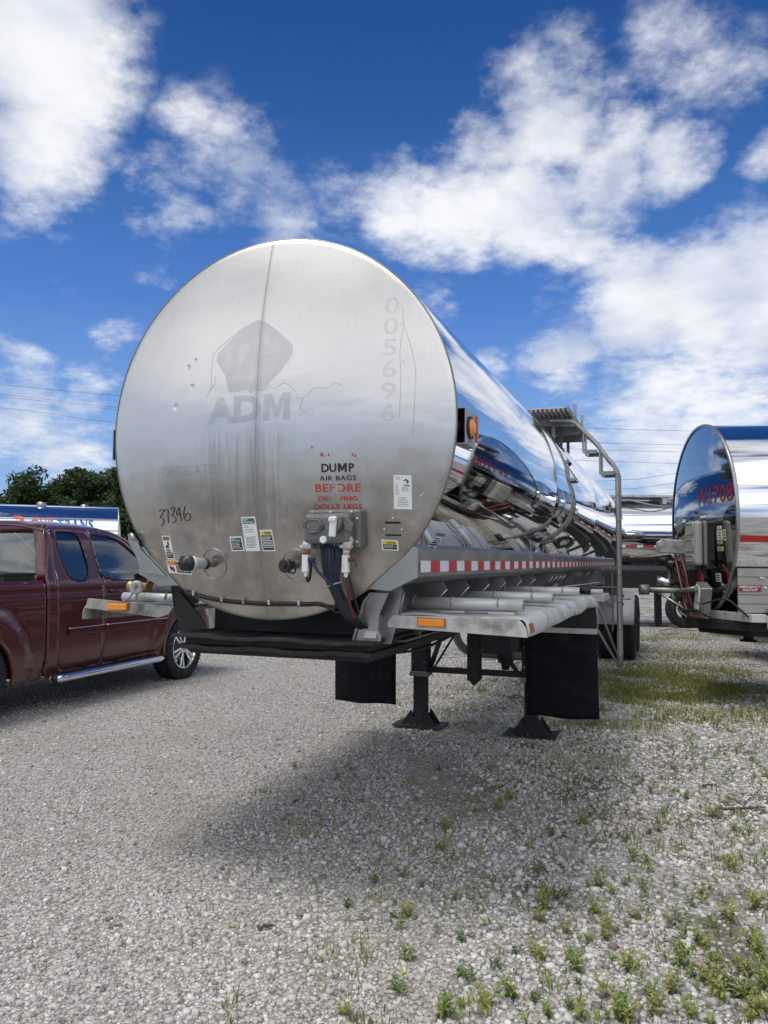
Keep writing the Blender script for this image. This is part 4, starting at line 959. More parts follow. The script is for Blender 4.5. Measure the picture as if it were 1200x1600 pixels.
# side ladder and platform
LX, LY = 1.175, 6.15
def rails():
    for k in (-.14, .14):
        y = LY + k
        pts = catmull([(LX, y, .40), (LX, y, 1.4), (LX, y, 2.45), (LX - .005, y, 2.60), (LX - .045, y, 2.70), (LX - .12, y, 2.79), (.94, y, 2.96), (.76, y, 3.15), (.70, y, 3.21), (.62, y, 3.24), (.40, y, 3.25)], 5)
        mb = MB(); mb.tube(pts, .0245, 12); mb.build('ladder_rail', M['satin'], tr)
rails()
for i in range(7):
    z = .52 + i * .305; mb = MB(); mb.bb(LX - .016, LX + .016, LY - .14, LY + .14, z - .012, z + .012); mb.tube([(LX + .004, LY - .175, z), (LX + .012, LY - .14, z + .008)], .010, 8); mb.build('rung', M['satin'], tr, bevel=.003)
mb = MB(); mb.bb(LX - .075, LX - .068, LY - .15, LY - .05, .80, 1.42); mb.bb(.60, LX - .03, LY - .03, LY + .03, 1.20, 1.29); mb.bb(.60, LX - .03, LY - .12, LY + .12, 1.29, 1.296); mb.build('ladder_mount', M['satin_dark'], tr)
mb = MB(); mb.bb(LX - .085, LX - .078, LY - .05, LY + .13, .80, 1.46); mb.build('ladder_mount', M['satin_dark'], tr)
for (a, b) in (((1.165, 3.36, 1.27), (1.165, LY - .14, .50)), ((1.165, 3.42, 1.03), (1.165, LY - .14, .42))):
    mb = MB(); mb.tube([a, b], .011, 8); mb.build('ladder_brace', M['satin'], tr)
for (xa, xb, zt, zs) in ((.80, .95, 3.10, 2.845), (.985, 1.155, 2.92, 2.590)):
    for k in (-.14, .14):
        y = LY + k; mb = MB(); mb.tube(catmull([(xa, y, zt), (xa, y, zs + .04), (xa + .012, y, zs + .008), (xa + .05, y, zs), (xb + .01, y, zs)], 4), .0125, 10); mb.build('step_hanger', M['satin'], tr)
    mb = MB(); nz_ = 24; vs = []
    for j in range(nz_ + 1):
        y = LY - .15 + .30 * j / nz_; z = zs + .028 + .006 * math.sin(j * 1.6); vs += [(xa + .03, y, z), (xb, y, z)]
    mb.add(vs, [(2*j, 2*j+1, 2*j+3, 2*j+2) for j in range(nz_)]); mb.bb(xa + .026, xb, LY - .152, LY - .146, zs - .012, zs + .03); mb.bb(xa + .026, xb, LY + .146, LY + .152, zs - .012, zs + .03)
    mb.build('step_tread', M['satin_dark'], tr)
# platform
py0, py1, px0, px1, pz_ = 5.68, 7.95, .10, .665, 3.335
mb = MB(); n_ = 11
for k in range(n_):
    x = px0 + (px1 - px0) * (k + .5) / n_; w = (px1 - px0) / n_
    mb.bb(x - w*.46, x + w*.46, py0, py1, pz_ - .010, pz_); mb.bb(x - w*.46, x - w*.36, py0, py1, pz_ - .042, pz_ - .010); mb.bb(x + w*.36, x + w*.46, py0, py1, pz_ - .042, pz_ - .010)
wk = mb.build('walkway', M['alu'], tr)
mb = MB()
for y in (py0 + .42, py0 + 1.1, py0 + 1.8): mb.bb(px0, px1, y, y + .03, pz_ - .135, pz_ - .045); 
for x in (px0 - .006, px1): mb.bb(x, x + .006, py0, py1, pz_ - .05, pz_ + .012)
mb.build('walkway_support', M['satin_dark'], wk)
mb = MB()
for y in (py0 + .42, py0 + 1.1, py0 + 1.8): mb.bb(px0 + .10, px0 + .14, y + .031, y + .045, 2.98, pz_ - .05); mb.bb(px0 + .32, px0 + .36, y + .031, y + .045, 2.95, pz_ - .05)
mb.bb(px0 + .02, px0 + .09, py0, py1, 3.06, pz_ - .136); mb.build('walkway_leg', M['satin_dark'], wk)
for y in (LY - .18, LY + .55):
    mb = MB(); mb.prism([(0, 0), (.05, .0), (.05, .14), (.02, .17), (0, .15)], lambda u, v, t: (px1 + .03 + t, y + u, pz_ - .06 + v), 0, .03); mb.build('grab_tab', M['satin'], tr)
mb = MB(); mb.cyl((-.15, 6.6, 3.08), (-.15, 6.6, 3.22), .28, 32); mb.cyl((-.15, 6.6, 3.22), (-.15, 6.6, 3.26), .30, 32); mb.build('manhole', M['satin'], tr)
# low fittings under the middle
mb = MB(); mb.bb(.50, .62, 5.0, 5.06, 1.22, 1.36); mb.tube([(.75, 5.3, 1.27), (1.06, 5.3, 1.27)], .028, 14); mb.tube([(.6, 5.0, 1.31), (1.0, 5.6, 1.36)], .006, 6); mb.build('valve_gear', M['alu'], tr)
mb = MB(); mb.bb(.56, 1.08, 5.2, 5.9, 1.17, 1.235); mb.build('hose_rack', M['alu'], tr, bevel=.005)
mb = MB(); mb.tube([(1.07, 3.9, 1.33), (.95, 3.9, 1.33)], .035, 14); mb.build('hose_end', M['black_plastic'], tr)

# tandem wheels
def wheel(parent, x, y, z, r, w, side, rimm, tn='wheel', rr=.56, spokes=0, hubd=.04):
    """side = +1/-1: outer face direction along x"""
    mb = MB(); hw = w / 2
    prof = [(r*rr, -hw*.8), (r*.72, -hw*.98), (r*.90, -hw), (r*.975, -hw*.88), (r, -hw*.7), (r, -hw*.32), (r*.985, -hw*.30), (r*.985, -hw*.24), (r, -hw*.22), (r, hw*.22), (r*.985, hw*.24), (r*.985, hw*.30), (r, hw*.32), (r, hw*.7), (r*.975, hw*.88), (r*.90, hw), (r*.72, hw*.98), (r*rr, hw*.8)]
    mb.lathe(prof, (x, y, z), 'x', 56)
    if tn == 'tread':
        for k in range(60):
            a = 2*PI*k/60
            for q in (-.78, -.5, .5, .78):
                mb.box((x + q*hw, y + r*.998*math.cos(a + q*.05), z + r*.998*math.sin(a + q*.05)), (hw*.24, .018, r*.055 if False else .012), rx=a - PI/2)
    ty = mb.build('tyre', M['tyre'], parent)
    return ty
def truck_wheels(root, xs, y, z, r=.50, w=.26):
    for s_ in (1, -1):
        for q, xx in enumerate(xs):
            wl = None
            mb = MB(); o_ = s_ * (xx + w*.3); 
            if q == 0:
                mb.lathe([(r*.56, o_), (r*.54, o_ - s_*.03), (r*.50, o_ - s_*.05), (r*.46, o_ - s_*.11), (r*.30, o_ - s_*.12), (r*.22, o_ - s_*.04), (r*.20, o_ + s_*.01), (.001, o_ + s_*.012)], (0, y, z), 'x', 40)
            else: mb.lathe([(r*.56, s_*(xx - w*.3)), (r*.5, s_*xx), (r*.3, s_*xx)], (0, y, z), 'x', 32)
            wl = mb.build('wheel', M['alu'], root)
            wheel(wl, s_*xx, y, z, r, w, s_, None)
    mb = MB(); mb.cyl((-xs[0], y, z), (xs[0], y, z), .06, 12); mb.build('axle', M['legblack'], root)
for y in (10.2, 11.45): truck_wheels(tr, (1.035, .72), y, .50)
for s_ in (1, -1):
    mb = MB(); a_ = np.linspace(R(100), R(172), 10); vs = []
    for a in a_: vs += [(s_*.60, 10.2 + .60*math.cos(a), .52 + .60*math.sin(a)), (s_*1.17, 10.2 + .60*math.cos(a), .52 + .60*math.sin(a))]
    mb.add(vs, [(2*i, 2*i+1, 2*i+3, 2*i+2) for i in range(len(a_)-1)], True)
    fe = mb.build('quarter_fender', M['alu'], tr, fixn=False); q = fe.modifiers.new('solid', 'SOLIDIFY'); q.thickness = .006
    mb = MB(); mb.cyl((s_*1.0, 9.55, 1.05), (s_*1.0, 9.52, 1.05), .035, 14); mb.cyl((s_*1.0, 9.55, .93), (s_*1.0, 9.52, .93), .03, 14); mb.build('fender_lamp', M['amber_dark'], fe)
    mb = MB(); mb.tube([(s_*.95, 9.45, 1.02), (s_*1.13, 9.45, 1.02)], .02, 10); mb.build('fender_post', M['alu'], fe)
mb = MB(); mb.bb(-.45, .45, 9.3, 12.0, .95, 1.19); mb.build('suspension', M['legblack'], tr)
mb = MB(); mb.bb(-1.15, 1.15, 12.35, 12.5, .55, .68); mb.bb(-.5, -.42, 12.1, 12.4, .6, 1.3); mb.bb(.42, .5, 12.1, 12.4, .6, 1.3); mb.build('rear_bumper', M['satin'], tr)

# ================================================================== maroon pickup (local: x right, y forward, origin between the front wheels)
def paint():
    m_ = bpy.data.materials.new('maroon_paint'); m_.use_nodes = True; T = NT(m_.node_tree); b = T.n['Principled BSDF']
    oc = T.new('ShaderNodeTexCoord').outputs['Object']; x, y, z = T.sep(oc)
    fl = T.noise(oc, 900, 1, .5)
    c = T.mix(fl, C3(.050, .0026, .005), C3(.092, .006, .010))
    du = T.math('MULTIPLY', T.mr(z, 1.0, .35), T.mr(T.noise(oc, 3.5, 7, .65), .3, .75))
    c = T.mix(T.math('MULTIPLY', du, .16), c, C3(.13, .11, .09))
    T.put(b.inputs['Base Color'], c); b.inputs['Metallic'].default_value = .25
    T.put(b.inputs['Roughness'], T.math('ADD', .34, T.math('MULTIPLY', du, .3)))
    b.inputs['Coat Weight'].default_value = 1.0; T.put(b.inputs['Coat Roughness'], T.math('ADD', .035, T.math('MULTIPLY', du, .35)))
    return m_
M['paint'] = paint()
M['trim_black'] = mat('black_trim', (.012, .012, .013), .45)
M['cab_dark'] = mat('dark_cab_trim', (.03, .028, .027), .7)
M['seat_cloth'] = mat('grey_seat_cloth', (.10, .095, .09), .85)
def glass_mat(name, tint, fac=.55):
    m_ = bpy.data.materials.new(name); m_.use_nodes = True; T = NT(m_.node_tree); T.n.remove(T.n['Principled BSDF'])
    tr_ = T.new('ShaderNodeBsdfTransparent'); tr_.inputs[0].default_value = C3(*tint)
    gl_ = T.new('ShaderNodeBsdfGlossy'); gl_.inputs['Roughness'].default_value = .015; gl_.inputs[0].default_value = C3(.9, .95, .95)
    fr = T.new('ShaderNodeFresnel'); fr.inputs['IOR'].default_value = 1.55
    ms = T.new('ShaderNodeMixShader'); T.put(ms.inputs[0], T.math('MINIMUM', T.math('ADD', T.math('MULTIPLY', fr.outputs[0], 1.6), .05), 1.0))
    T.l.new(tr_.outputs[0], ms.inputs[1]); T.l.new(gl_.outputs[0], ms.inputs[2]); T.l.new(ms.outputs[0], T.n['Material Output'].inputs[0]); return m_
M['glass'] = glass_mat('window_glass', (.62, .70, .68)); M['glass_dark'] = glass_mat('privacy_glass', (.16, .18, .18))
TY_ = math.atan2(.328, .945)
pk = thing('pickup_truck', 'dark maroon extended cab pickup with chrome side step parked left of the tanker', 'pickup truck', (-3.5646, 10.7833, 0), -TY_)
def chaikin(p, n=2, keep=()):
    p = [np.array(q, float) for q in p]
    for _ in range(n):
        o = []
        for i in range(len(p)):
            a, b = p[i], p[(i+1) % len(p)]; o += [a*.75 + b*.25, a*.25 + b*.75]
        p = o
    return np.array(p)
def rounded(p, r=.06, n=4):
    p = [np.array(q, float) for q in p]; o = []
    for i in range(len(p)):
        a, b, c = p[i-1], p[i], p[(i+1) % len(p)]; u = a - b; v = c - b; lu, lv = np.linalg.norm(u), np.linalg.norm(v)
        d = min(r, .45*lu, .45*lv); s0 = b + u/lu*d; s1 = b + v/lv*d
        for k in range(n + 1): t = k/n; o.append((1-t)**2*s0 + 2*t*(1-t)*b + t*t*s1)
    return np.array(o)
def sdf_poly(P, poly):
    poly = np.asarray(poly, float); n = len(poly); d = np.full(len(P), 1e9); ins = np.zeros(len(P), bool)
    for i in range(n):
        a, b = poly[i], poly[(i+1) % n]; e = b - a; w = P - a
        t = np.clip((w @ e) / max(e @ e, 1e-12), 0, 1); d = np.minimum(d, ((w - t[:, None] * e) ** 2).sum(1))
        c1 = (a[1] <= P[:, 1]) & (P[:, 1] < b[1]); c2 = (b[1] <= P[:, 1]) & (P[:, 1] < a[1]); cr = e[0] * w[:, 1] - e[1] * w[:, 0]
        ins ^= (c1 & (cr > 0)) | (c2 & (cr < 0))
    d = np.sqrt(d); return np.where(ins, -d, d)
def sheet(sdf, bounds, res, f, name, mat_, parent, thick=.014, offset=-1, smooth=True):
    x0, x1, y0, y1 = bounds; nx = int((x1-x0)/res) + 1; ny = int((y1-y0)/res) + 1
    gx, gy = np.meshgrid(x0 + res*np.arange(nx), y0 + res*np.arange(ny)); P = np.stack([gx.ravel(), gy.ravel()], 1)
    s_ = sdf(P); cx, cy = np.meshgrid(x0 + res*(np.arange(nx-1) + .5), y0 + res*(np.arange(ny-1) + .5))
    keep = sdf(np.stack([cx.ravel(), cy.ravel()], 1)) < 0
    idx = np.arange(nx*ny).reshape(ny, nx); q = np.stack([idx[:-1, :-1].ravel(), idx[:-1, 1:].ravel(), idx[1:, 1:].ravel(), idx[1:, :-1].ravel()], 1)[keep]
    cnt = np.bincount(q.ravel(), minlength=nx*ny); bd = (cnt > 0) & ((cnt < 4) | (s_ > 0))
    for _ in range(3):
        B = P[bd]; e = 1e-3; s0 = sdf(B); g = np.stack([(sdf(B + [e, 0]) - s0) / e, (sdf(B + [0, e]) - s0) / e], 1)
        g /= np.maximum(np.linalg.norm(g, axis=1, keepdims=True), .3); st_ = np.clip(s0, -res*.8, res*.8); P[bd] = B - g * st_[:, None]
    us = np.unique(q); rm = -np.ones(nx*ny, int); rm[us] = np.arange(len(us))
    mb = MB(); mb.add([f(a, b) for a, b in P[us]], [tuple(rm[k] for k in qq) for qq in q], smooth)
    o = mb.build(name, mat_, parent, fixn=False)
    if thick: sm_ = o.modifiers.new('solid', 'SOLIDIFY'); sm_.thickness = thick; sm_.offset = offset
    return o
def sstep(v, a, b):
    t = min(1, max(0, (v - a) / (b - a))); return t*t*(3-2*t)
RWY = -3.43
def side_x(y, z):
    b = .915 + .045 * sstep(z, .30, .62) - .012 * sstep(z, 1.0, 1.28)
    b += .010 * math.exp(-((z - 1.16) / .035) ** 2)
    if z > 1.28: b -= .018 * sstep(z, 1.28, 1.35)
    if z > 1.34: b -= (z - 1.34) * .26 + .10 * max(0, (z - 1.78) / .16) ** 2 * .8
    for cy in (0.0, RWY):
        d = math.hypot(y - cy, (z - .42) * 1.0); b += .038 * sstep(d, .80, .60) * (1 if z < 1.20 else 0) * sstep(z, 1.22, 1.02)
    if y > .3: b -= .10 * sstep(y, .35, 1.0) ** 2
    return b
arch = lambda cy: (lambda P: np.sqrt((P[:, 0] - cy) ** 2 + (P[:, 1] - .40) ** 2) - .475)
outline_cab = [(-2.48, .33), (-2.50, 1.34), (-2.47, 1.60), (-2.40, 1.87), (-2.30, 1.925), (-1.80, 1.945), (-1.35, 1.93), (-1.12, 1.86), (-.85, 1.69), (-.45, 1.43), (-.30, 1.30), (.20, 1.27), (.75, 1.20), (.90, 1.05), (.95, .50), (.80, .40), (.4, .36), (-.5, .33)]
outline_bed = [(-2.52, .34), (-2.52, 1.335), (-4.65, 1.355), (-4.72, .50), (-4.5, .42), (-3.0, .34)]
OC = rounded(outline_cab, .10); OB = rounded(outline_bed, .04)
winR = chaikin([(-2.13, 1.345), (-2.20, 1.50), (-2.255, 1.76), (-2.245, 1.868), (-2.12, 1.878), (-1.92, 1.872), (-1.87, 1.80), (-1.79, 1.345)], 2)
winF = chaikin([(-1.64, 1.33), (-1.70, 1.60), (-1.715, 1.855), (-1.60, 1.862), (-1.38, 1.850), (-1.18, 1.79), (-.90, 1.61), (-.55, 1.37), (-.60, 1.33)], 2)
doorF = rounded([(-1.60, .90), (-1.60, 1.30), (-1.655, 1.55), (-1.69, 1.89), (-1.63, 1.90), (-1.38, 1.895), (-1.15, 1.825), (-.88, 1.65), (-.46, 1.36), (-.40, 1.25), (-.40, .80), (-.44, .62), (-.58, .43), (-1.60, .39)], .08)
doorR = rounded([(-2.30, .46), (-2.34, .8), (-2.34, 1.3), (-2.36, 1.55), (-2.33, 1.86), (-2.26, 1.90), (-2.0, 1.905), (-1.71, 1.90), (-1.675, 1.55), (-1.615, 1.30), (-1.615, .85), (-1.615, .40), (-2.24, .39)], .06)
def sd_cab(P): return np.maximum.reduce([sdf_poly(P, OC), -sdf_poly(P, doorF) , -sdf_poly(P, doorR), -arch(0)(P)])
def sd_bed(P): return np.maximum(sdf_poly(P, OB), -arch(RWY)(P))
def sd_df(P): return np.maximum.reduce([sdf_poly(P, doorF) + .005, -sdf_poly(P, winF), -arch(0)(P) + .004])
def sd_dr(P): return np.maximum.reduce([sdf_poly(P, doorR) + .005, -sdf_poly(P, winR)])
for s_ in (1, -1):
    f = (lambda s_: (lambda y, z: (s_ * side_x(y, z), y, z)))(s_); off = 1 if s_ < 0 else -1
    res = .022 if s_ > 0 else .04
    sheet(sd_cab, (-2.55, 1.0, .28, 1.97), res, f, 'body_side', M['paint'], pk, .016, off)
    sheet(sd_bed, (-4.8, -2.48, .3, 1.40), res, f, 'bed_side', M['paint'], pk, .016, off)
    d1 = sheet(sd_df, (-1.75, -.36, .35, 1.95), res, f, 'door', M['paint'], pk, .016, off)
    d2 = sheet(sd_dr, (-2.4, -1.58, .35, 1.95), res, f, 'door', M['paint'], pk, .016, off)
    fi = (lambda s_: (lambda y, z: (s_ * (side_x(y, z) - .012), y, z)))(s_)
    sheet(lambda P: sdf_poly(P, winF) - .012, (-1.8, -.5, 1.30, 1.92), .04, fi, 'window', M['glass'], d1, 0)
    sheet(lambda P: sdf_poly(P, winR) - .012, (-2.3, -1.7, 1.30, 1.92), .04, fi, 'window', M['glass_dark'], d2, 0)
    for W_, d_ in ((winF, d1), (winR, d2)):
        mb = MB(); mb.tube([(s_ * (side_x(y, z) - .002), y, z) for y, z in W_], .008, 6, closed=True); mb.build('window_seal', M['trim_black'], d_)
    mb = MB(); mb.tube([(s_ * (side_x(-1.50, 1.22) + .012), -1.52, 1.215), (s_ * (side_x(-1.5, 1.22) + .028), -1.49, 1.215), (s_ * (side_x(-1.5, 1.22) + .028), -1.35, 1.215), (s_ * (side_x(-1.3, 1.22) + .010), -1.32, 1.215)], .013, 10); mb.build('door_handle', M['paint'], d1)
    for ya, yb, d_ in ((-2.19, -1.625, d2), (-1.595, -.47, d1)):
        ys = np.linspace(ya, yb, 14); mb = MB(); 
        for i in range(len(ys) - 1):
            X0, X1 = s_ * (side_x(ys[i], .80) + .0), s_ * (side_x(ys[i+1], .80) + .0)
            e = s_ * .014
            mb.add([(X0, ys[i], .755), (X1, ys[i+1], .755), (X0 + e, ys[i], .765), (X1 + e, ys[i+1], .765), (X0 + e, ys[i], .825), (X1 + e, ys[i+1], .825), (X0, ys[i], .838), (X1, ys[i+1], .838)], [(0, 1, 3, 2), (2, 3, 5, 4), (4, 5, 7, 6)])
        mo = mb.build('side_moulding', M['paint'], d_, merge=True)
        mb = MB(); mb.tube([(s_ * (side_x(y, .82) + .014), y, .834) for y in ys], .0055, 6); mb.build('chrome_strip', M['chrome'], mo)
    # inner dark shell, sills, arches
    for ya in (RWY, 0): mb = MB(); mb.lathe([(.475, s_*.96), (.478, s_*.66)], (0, ya, .40), 'x', 30, True, 0, PI); mb.build('wheel_liner', M['trim_black'], pk, fixn=False)
    mb = MB(); mb.bb(s_*.86, s_*.88, -2.45, -.45, .36, 1.28); mb.build('inner_panel', M['cab_dark'], pk)
    for ya in (RWY, 0): mb = MB(); mb.lathe([(.478, s_*.945), (.490, s_*1.001), (.475, s_*1.002), (.468, s_*.96)], (0, ya, .40), 'x', 40, True, R(-6), PI + R(6)); mb.build('arch_lip', M['paint'], pk, fixn=False)
    # side step
    mb = MB(); mb.tube(catmull([(s_*.95, -2.42, .33), (s_*1.03, -2.38, .335), (s_*1.045, -2.28, .335)], 4) + [(s_*1.045, -.66, .338), (s_*1.03, -.60, .338), (s_*.98, -.56, .335)], .042, 16)
    sp = mb.build('side_step', M['chrome'], pk)
    mb = MB(); mb.bb(s_*.93, s_*1.045, -2.26, -.70, .372, .384); mb.sphere((s_*1.0, -2.40, .335), .052, 14, 8); mb.build('step_pad', M['trim_black'], sp)
    mb = MB()
    for y in (-1.9, -1.35, -.9): mb.bb(s_*.80, s_*1.0, y - .03, y + .03, .34, .40)
    mb.bb(s_*.70, s_*.90, -2.45, -.5, .36, .42); mb.build('step_bracket', M['trim_black'], sp)
    mb = MB(); mb.box((s_*1.07, -.62, 1.42), (.16, .09, .19)); mb.tube([(s_*.93, -.62, 1.34), (s_*1.02, -.62, 1.36)], .02, 8); mb.build('mirror', M['trim_black'], pk, bevel=.025)
# roof, glass, hood, tailgate
def grid_sheet(name, u, v, f, mat_, parent, thick=.012, offset=-1):
    mb = MB(); n = len(u); mb.add([f(a, b) for b in v for a in u], [(j*n+i, j*n+i+1, (j+1)*n+i+1, (j+1)*n+i) for j in range(len(v)-1) for i in range(n-1)], True)
    o = mb.build(name, mat_, parent, fixn=False)
    if thick: q = o.modifiers.new('solid', 'SOLIDIFY'); q.thickness = thick; q.offset = offset
    return o
def top_z(y):
    pts = OC
    cand = []
    for i in range(len(pts)):
        a, b = pts[i], pts[(i+1) % len(pts)]
        if min(a[0], b[0]) <= y <= max(a[0], b[0]) and abs(a[0]-b[0]) > 1e-6: cand.append(a[1] + (b[1]-a[1]) * (y-a[0]) / (b[0]-a[0]))
    return max(cand) if cand else 1.3
def roof_f(u, y):
    zt = top_z(y) - .004; xs = side_x(y, zt); c = (1 - abs(u) ** 2.6); return (u * xs, y, zt + .078 * c)
uu = np.linspace(-1, 1, 25)
grid_sheet('roof', uu, np.linspace(-2.38, -1.32, 16), roof_f, M['paint'], pk)
grid_sheet('windshield', uu * .96, np.linspace(-1.30, -.36, 12), lambda u, y: (roof_f(u, y)[0], y + .10 * (1 - u*u), roof_f(u, y)[2] - .01), M['glass'], pk, 0)
grid_sheet('hood', uu, np.linspace(-.36, .88, 14), lambda u, y: (u * side_x(y, top_z(y) - .01), y + .05 * (1-u*u) * (1 if y > .5 else 0), top_z(y) - .004 + .05 * (1 - u ** 4)), M['paint'], pk)
grid_sheet('front_fascia', uu, np.linspace(1.18, .42, 8), lambda u, z: (u * .87, .90 + .07 * (1 - u*u), z), M['chrome'], pk)
mb = MB()
for s_ in (1, -1): mb.bb(s_*.62, s_*.86, .90, .95, .85, 1.05)
mb.build('headlight', M['white'], pk, bevel=.01) if False else None
for s_ in (1, -1):
    mb = MB(); mb.bb(s_*.62, s_*.86, .90, .985, .85, 1.05); mb.build('headlight', M['chrome'], pk, bevel=.02)
    mb = MB(); mb.bb(s_*.80, s_*.925, -4.74, -4.66, .90, 1.28); mb.build('tail_light', M['red_lens'], pk, bevel=.01)
mb = MB(); mb.bb(-.80, .80, -4.73, -4.68, .70, 1.34); mb.build('tailgate', M['paint'], pk, bevel=.01)
mb = MB(); mb.bb(-.92, .92, -4.88, -4.74, .50, .66); mb.build('rear_bumper', M['chrome'], pk, bevel=.03)
mb = MB(); mb.bb(-.80, .80, -4.66, -2.54, .78, .80); mb.bb(-.80, .80, -2.56, -2.54, .80, 1.33); mb.build('bed_floor', M['trim_black'], pk)
# bed rails
for s_ in (1, -1):
    mb = MB(); mb.bb(s_*.80, s_*.925, -4.66, -2.53, 1.325, 1.352); mb.build('bed_rail', M['trim_black'] if False else M['paint'], pk, bevel=.008)
# back of the cab with window opening
backwin = chaikin([(-.76, 1.385), (-.72, 1.86), (.72, 1.86), (.76, 1.385)], 0)
bw = np.array([(-.80, 1.385), (-.74, 1.865), (.74, 1.865), (.80, 1.385)])
def back_f(x, z):
    y = -2.49 + .14 * sstep(z, 1.34, 1.93) - .0 + .02 * (abs(x) / .9) ** 4
    lim = side_x(-2.45, z) if z < 1.93 else .8; return (x * lim / .93, y, z)
sheet(lambda P: np.maximum(sdf_poly(P, np.array([(-.93, .5), (-.93, 1.90), (-.86, 1.955), (.86, 1.955), (.93, 1.90), (.93, .5)])), -sdf_poly(P, bw)), (-.95, .95, .5, 1.99), .03, back_f, 'cab_back', M['paint'], pk, .02, 1)
sheet(lambda P: sdf_poly(P, bw) - .01, (-.85, .85, 1.34, 1.92), .06, lambda x, z: (back_f(x, z)[0], back_f(x, z)[1] + .012, z), 'rear_window', M['glass_dark'], pk, 0)
mb = MB(); mb.tube([(back_f(x, z)[0], back_f(x, z)[1] - .004, z) for x, z in bw], .009, 6, closed=True); mb.build('window_seal', M['trim_black'], pk)
# bed tool box behind the window, sticker on the glass
mb = MB(); mb.bb(-.88, .88, -3.02, -2.60, 1.05, 1.405); tb = mb.build('tool_box', M['trim_black'], pk, bevel=.012)
mb = MB(); mb.bb(-.89, .89, -3.03, -2.59, 1.405, 1.435); mb.build('tool_box_lid', M['black_plastic'], tb, bevel=.01)
mb = MB(); mb.bb(.64, .83, -3.036, -3.030, 1.29, 1.385); st = mb.build('sticker', M['white'], tb)
mb = MB()
for z, k in ((1.352, 0), (1.318, 1)):
    for i in range(5): mb.bb(.70 + .024*i, .718 + .024*i, -3.0385, -3.0362, z - .012, z + .012)
mb.build('printed_mark', M['ink'], st)
# interior
mb = MB()
for sx in (-.42, .42):
    mb.box((sx, -1.45, .98), (.5, .52, .18)); mb.box((sx, -1.78, 1.28), (.5, .14, .56), rx=.2); mb.box((sx, -1.87, 1.62), (.24, .09, .16))
mb.build('seat', M['seat_cloth'], pk, bevel=.04)
mb = MB(); mb.bb(-.85, .85, -.85, -.45, .95, 1.30); mb.bb(-.86, .86, -2.40, -.45, .50, .56); mb.build('dashboard', M['cab_dark'], pk, bevel=.04)
mb = MB(); cst = Vector((.40, -1.02, 1.25)); ux_ = Vector((1, 0, 0)); uy_ = Vector((0, .42, .9)).normalized()
mb.tube([cst + .19*(math.cos(a)*ux_ + math.sin(a)*uy_) for a in np.linspace(0, 2*PI, 29)[:-1]], .014, 8, closed=True)
for a in (R(0), R(180), R(270)): mb.tube([cst, cst + .18*(math.cos(a)*ux_ + math.sin(a)*uy_)], .012, 6)
mb.tube([cst, cst + Vector((0, .3, -.12))], .03, 8); mb.build('steering_wheel', M['trim_black'], pk)
mb = MB(); mb.box((0, -.2, .58), (1.5, 2.2, .5)); mb.box((0, -2.9, .55), (.9, 3.6, .18)); mb.build('chassis', M['trim_black'], pk)
# wheels with six-spoke-pair rims
def alloy(root, s_, y, r=.41, w=.27, xo=.86):
    X = s_ * (xo + w/2 - .02)
    mb = MB(); mb.lathe([(r*.66, X), (r*.69, X + s_*.004), (r*.66, X + s_*.012), (r*.63, X + s_*.004), (r*.61, X - s_*.05), (r*.60, X - s_*.2)], (0, y, r), 'x', 56)
    wl = mb.build('wheel', M['chrome'], root)
    mb = MB()
    for k in range(6):
        a = 2*PI*k/6 + .3
        for da in (-.14, .14):
            p = lambda rr, aa, dx: Vector((X + s_*dx, y + rr*math.cos(aa), r + rr*math.sin(aa)))
            mb.bar(p(.055, a + da*1.6, -.022), p(r*.64, a + da, -.004), .034, .030)
    mb.cyl((X - s_*.05, y, r), (X - s_*.004, y, r), .062, 24); mb.build('spoke', M['chrome'], wl, bevel=.006)
    mb = MB(); mb.cyl((X - s_*.004, y, r), (X + s_*.008, y, r), .034, 20); mb.build('hub_cap', M['plastic_grey'], wl, bevel=.003)
    mb = MB(); mb.cyl((X - s_*.16, y, r), (X - s_*.10, y, r), .17, 28); mb.build('brake_disc', M['satin_dark'], wl)
    wheel(wl, s_*xo, y, r, r, w, s_, None, 'tread', .66)
for s_ in (1, -1):
    for y in (0, RWY): alloy(pk, s_, y)

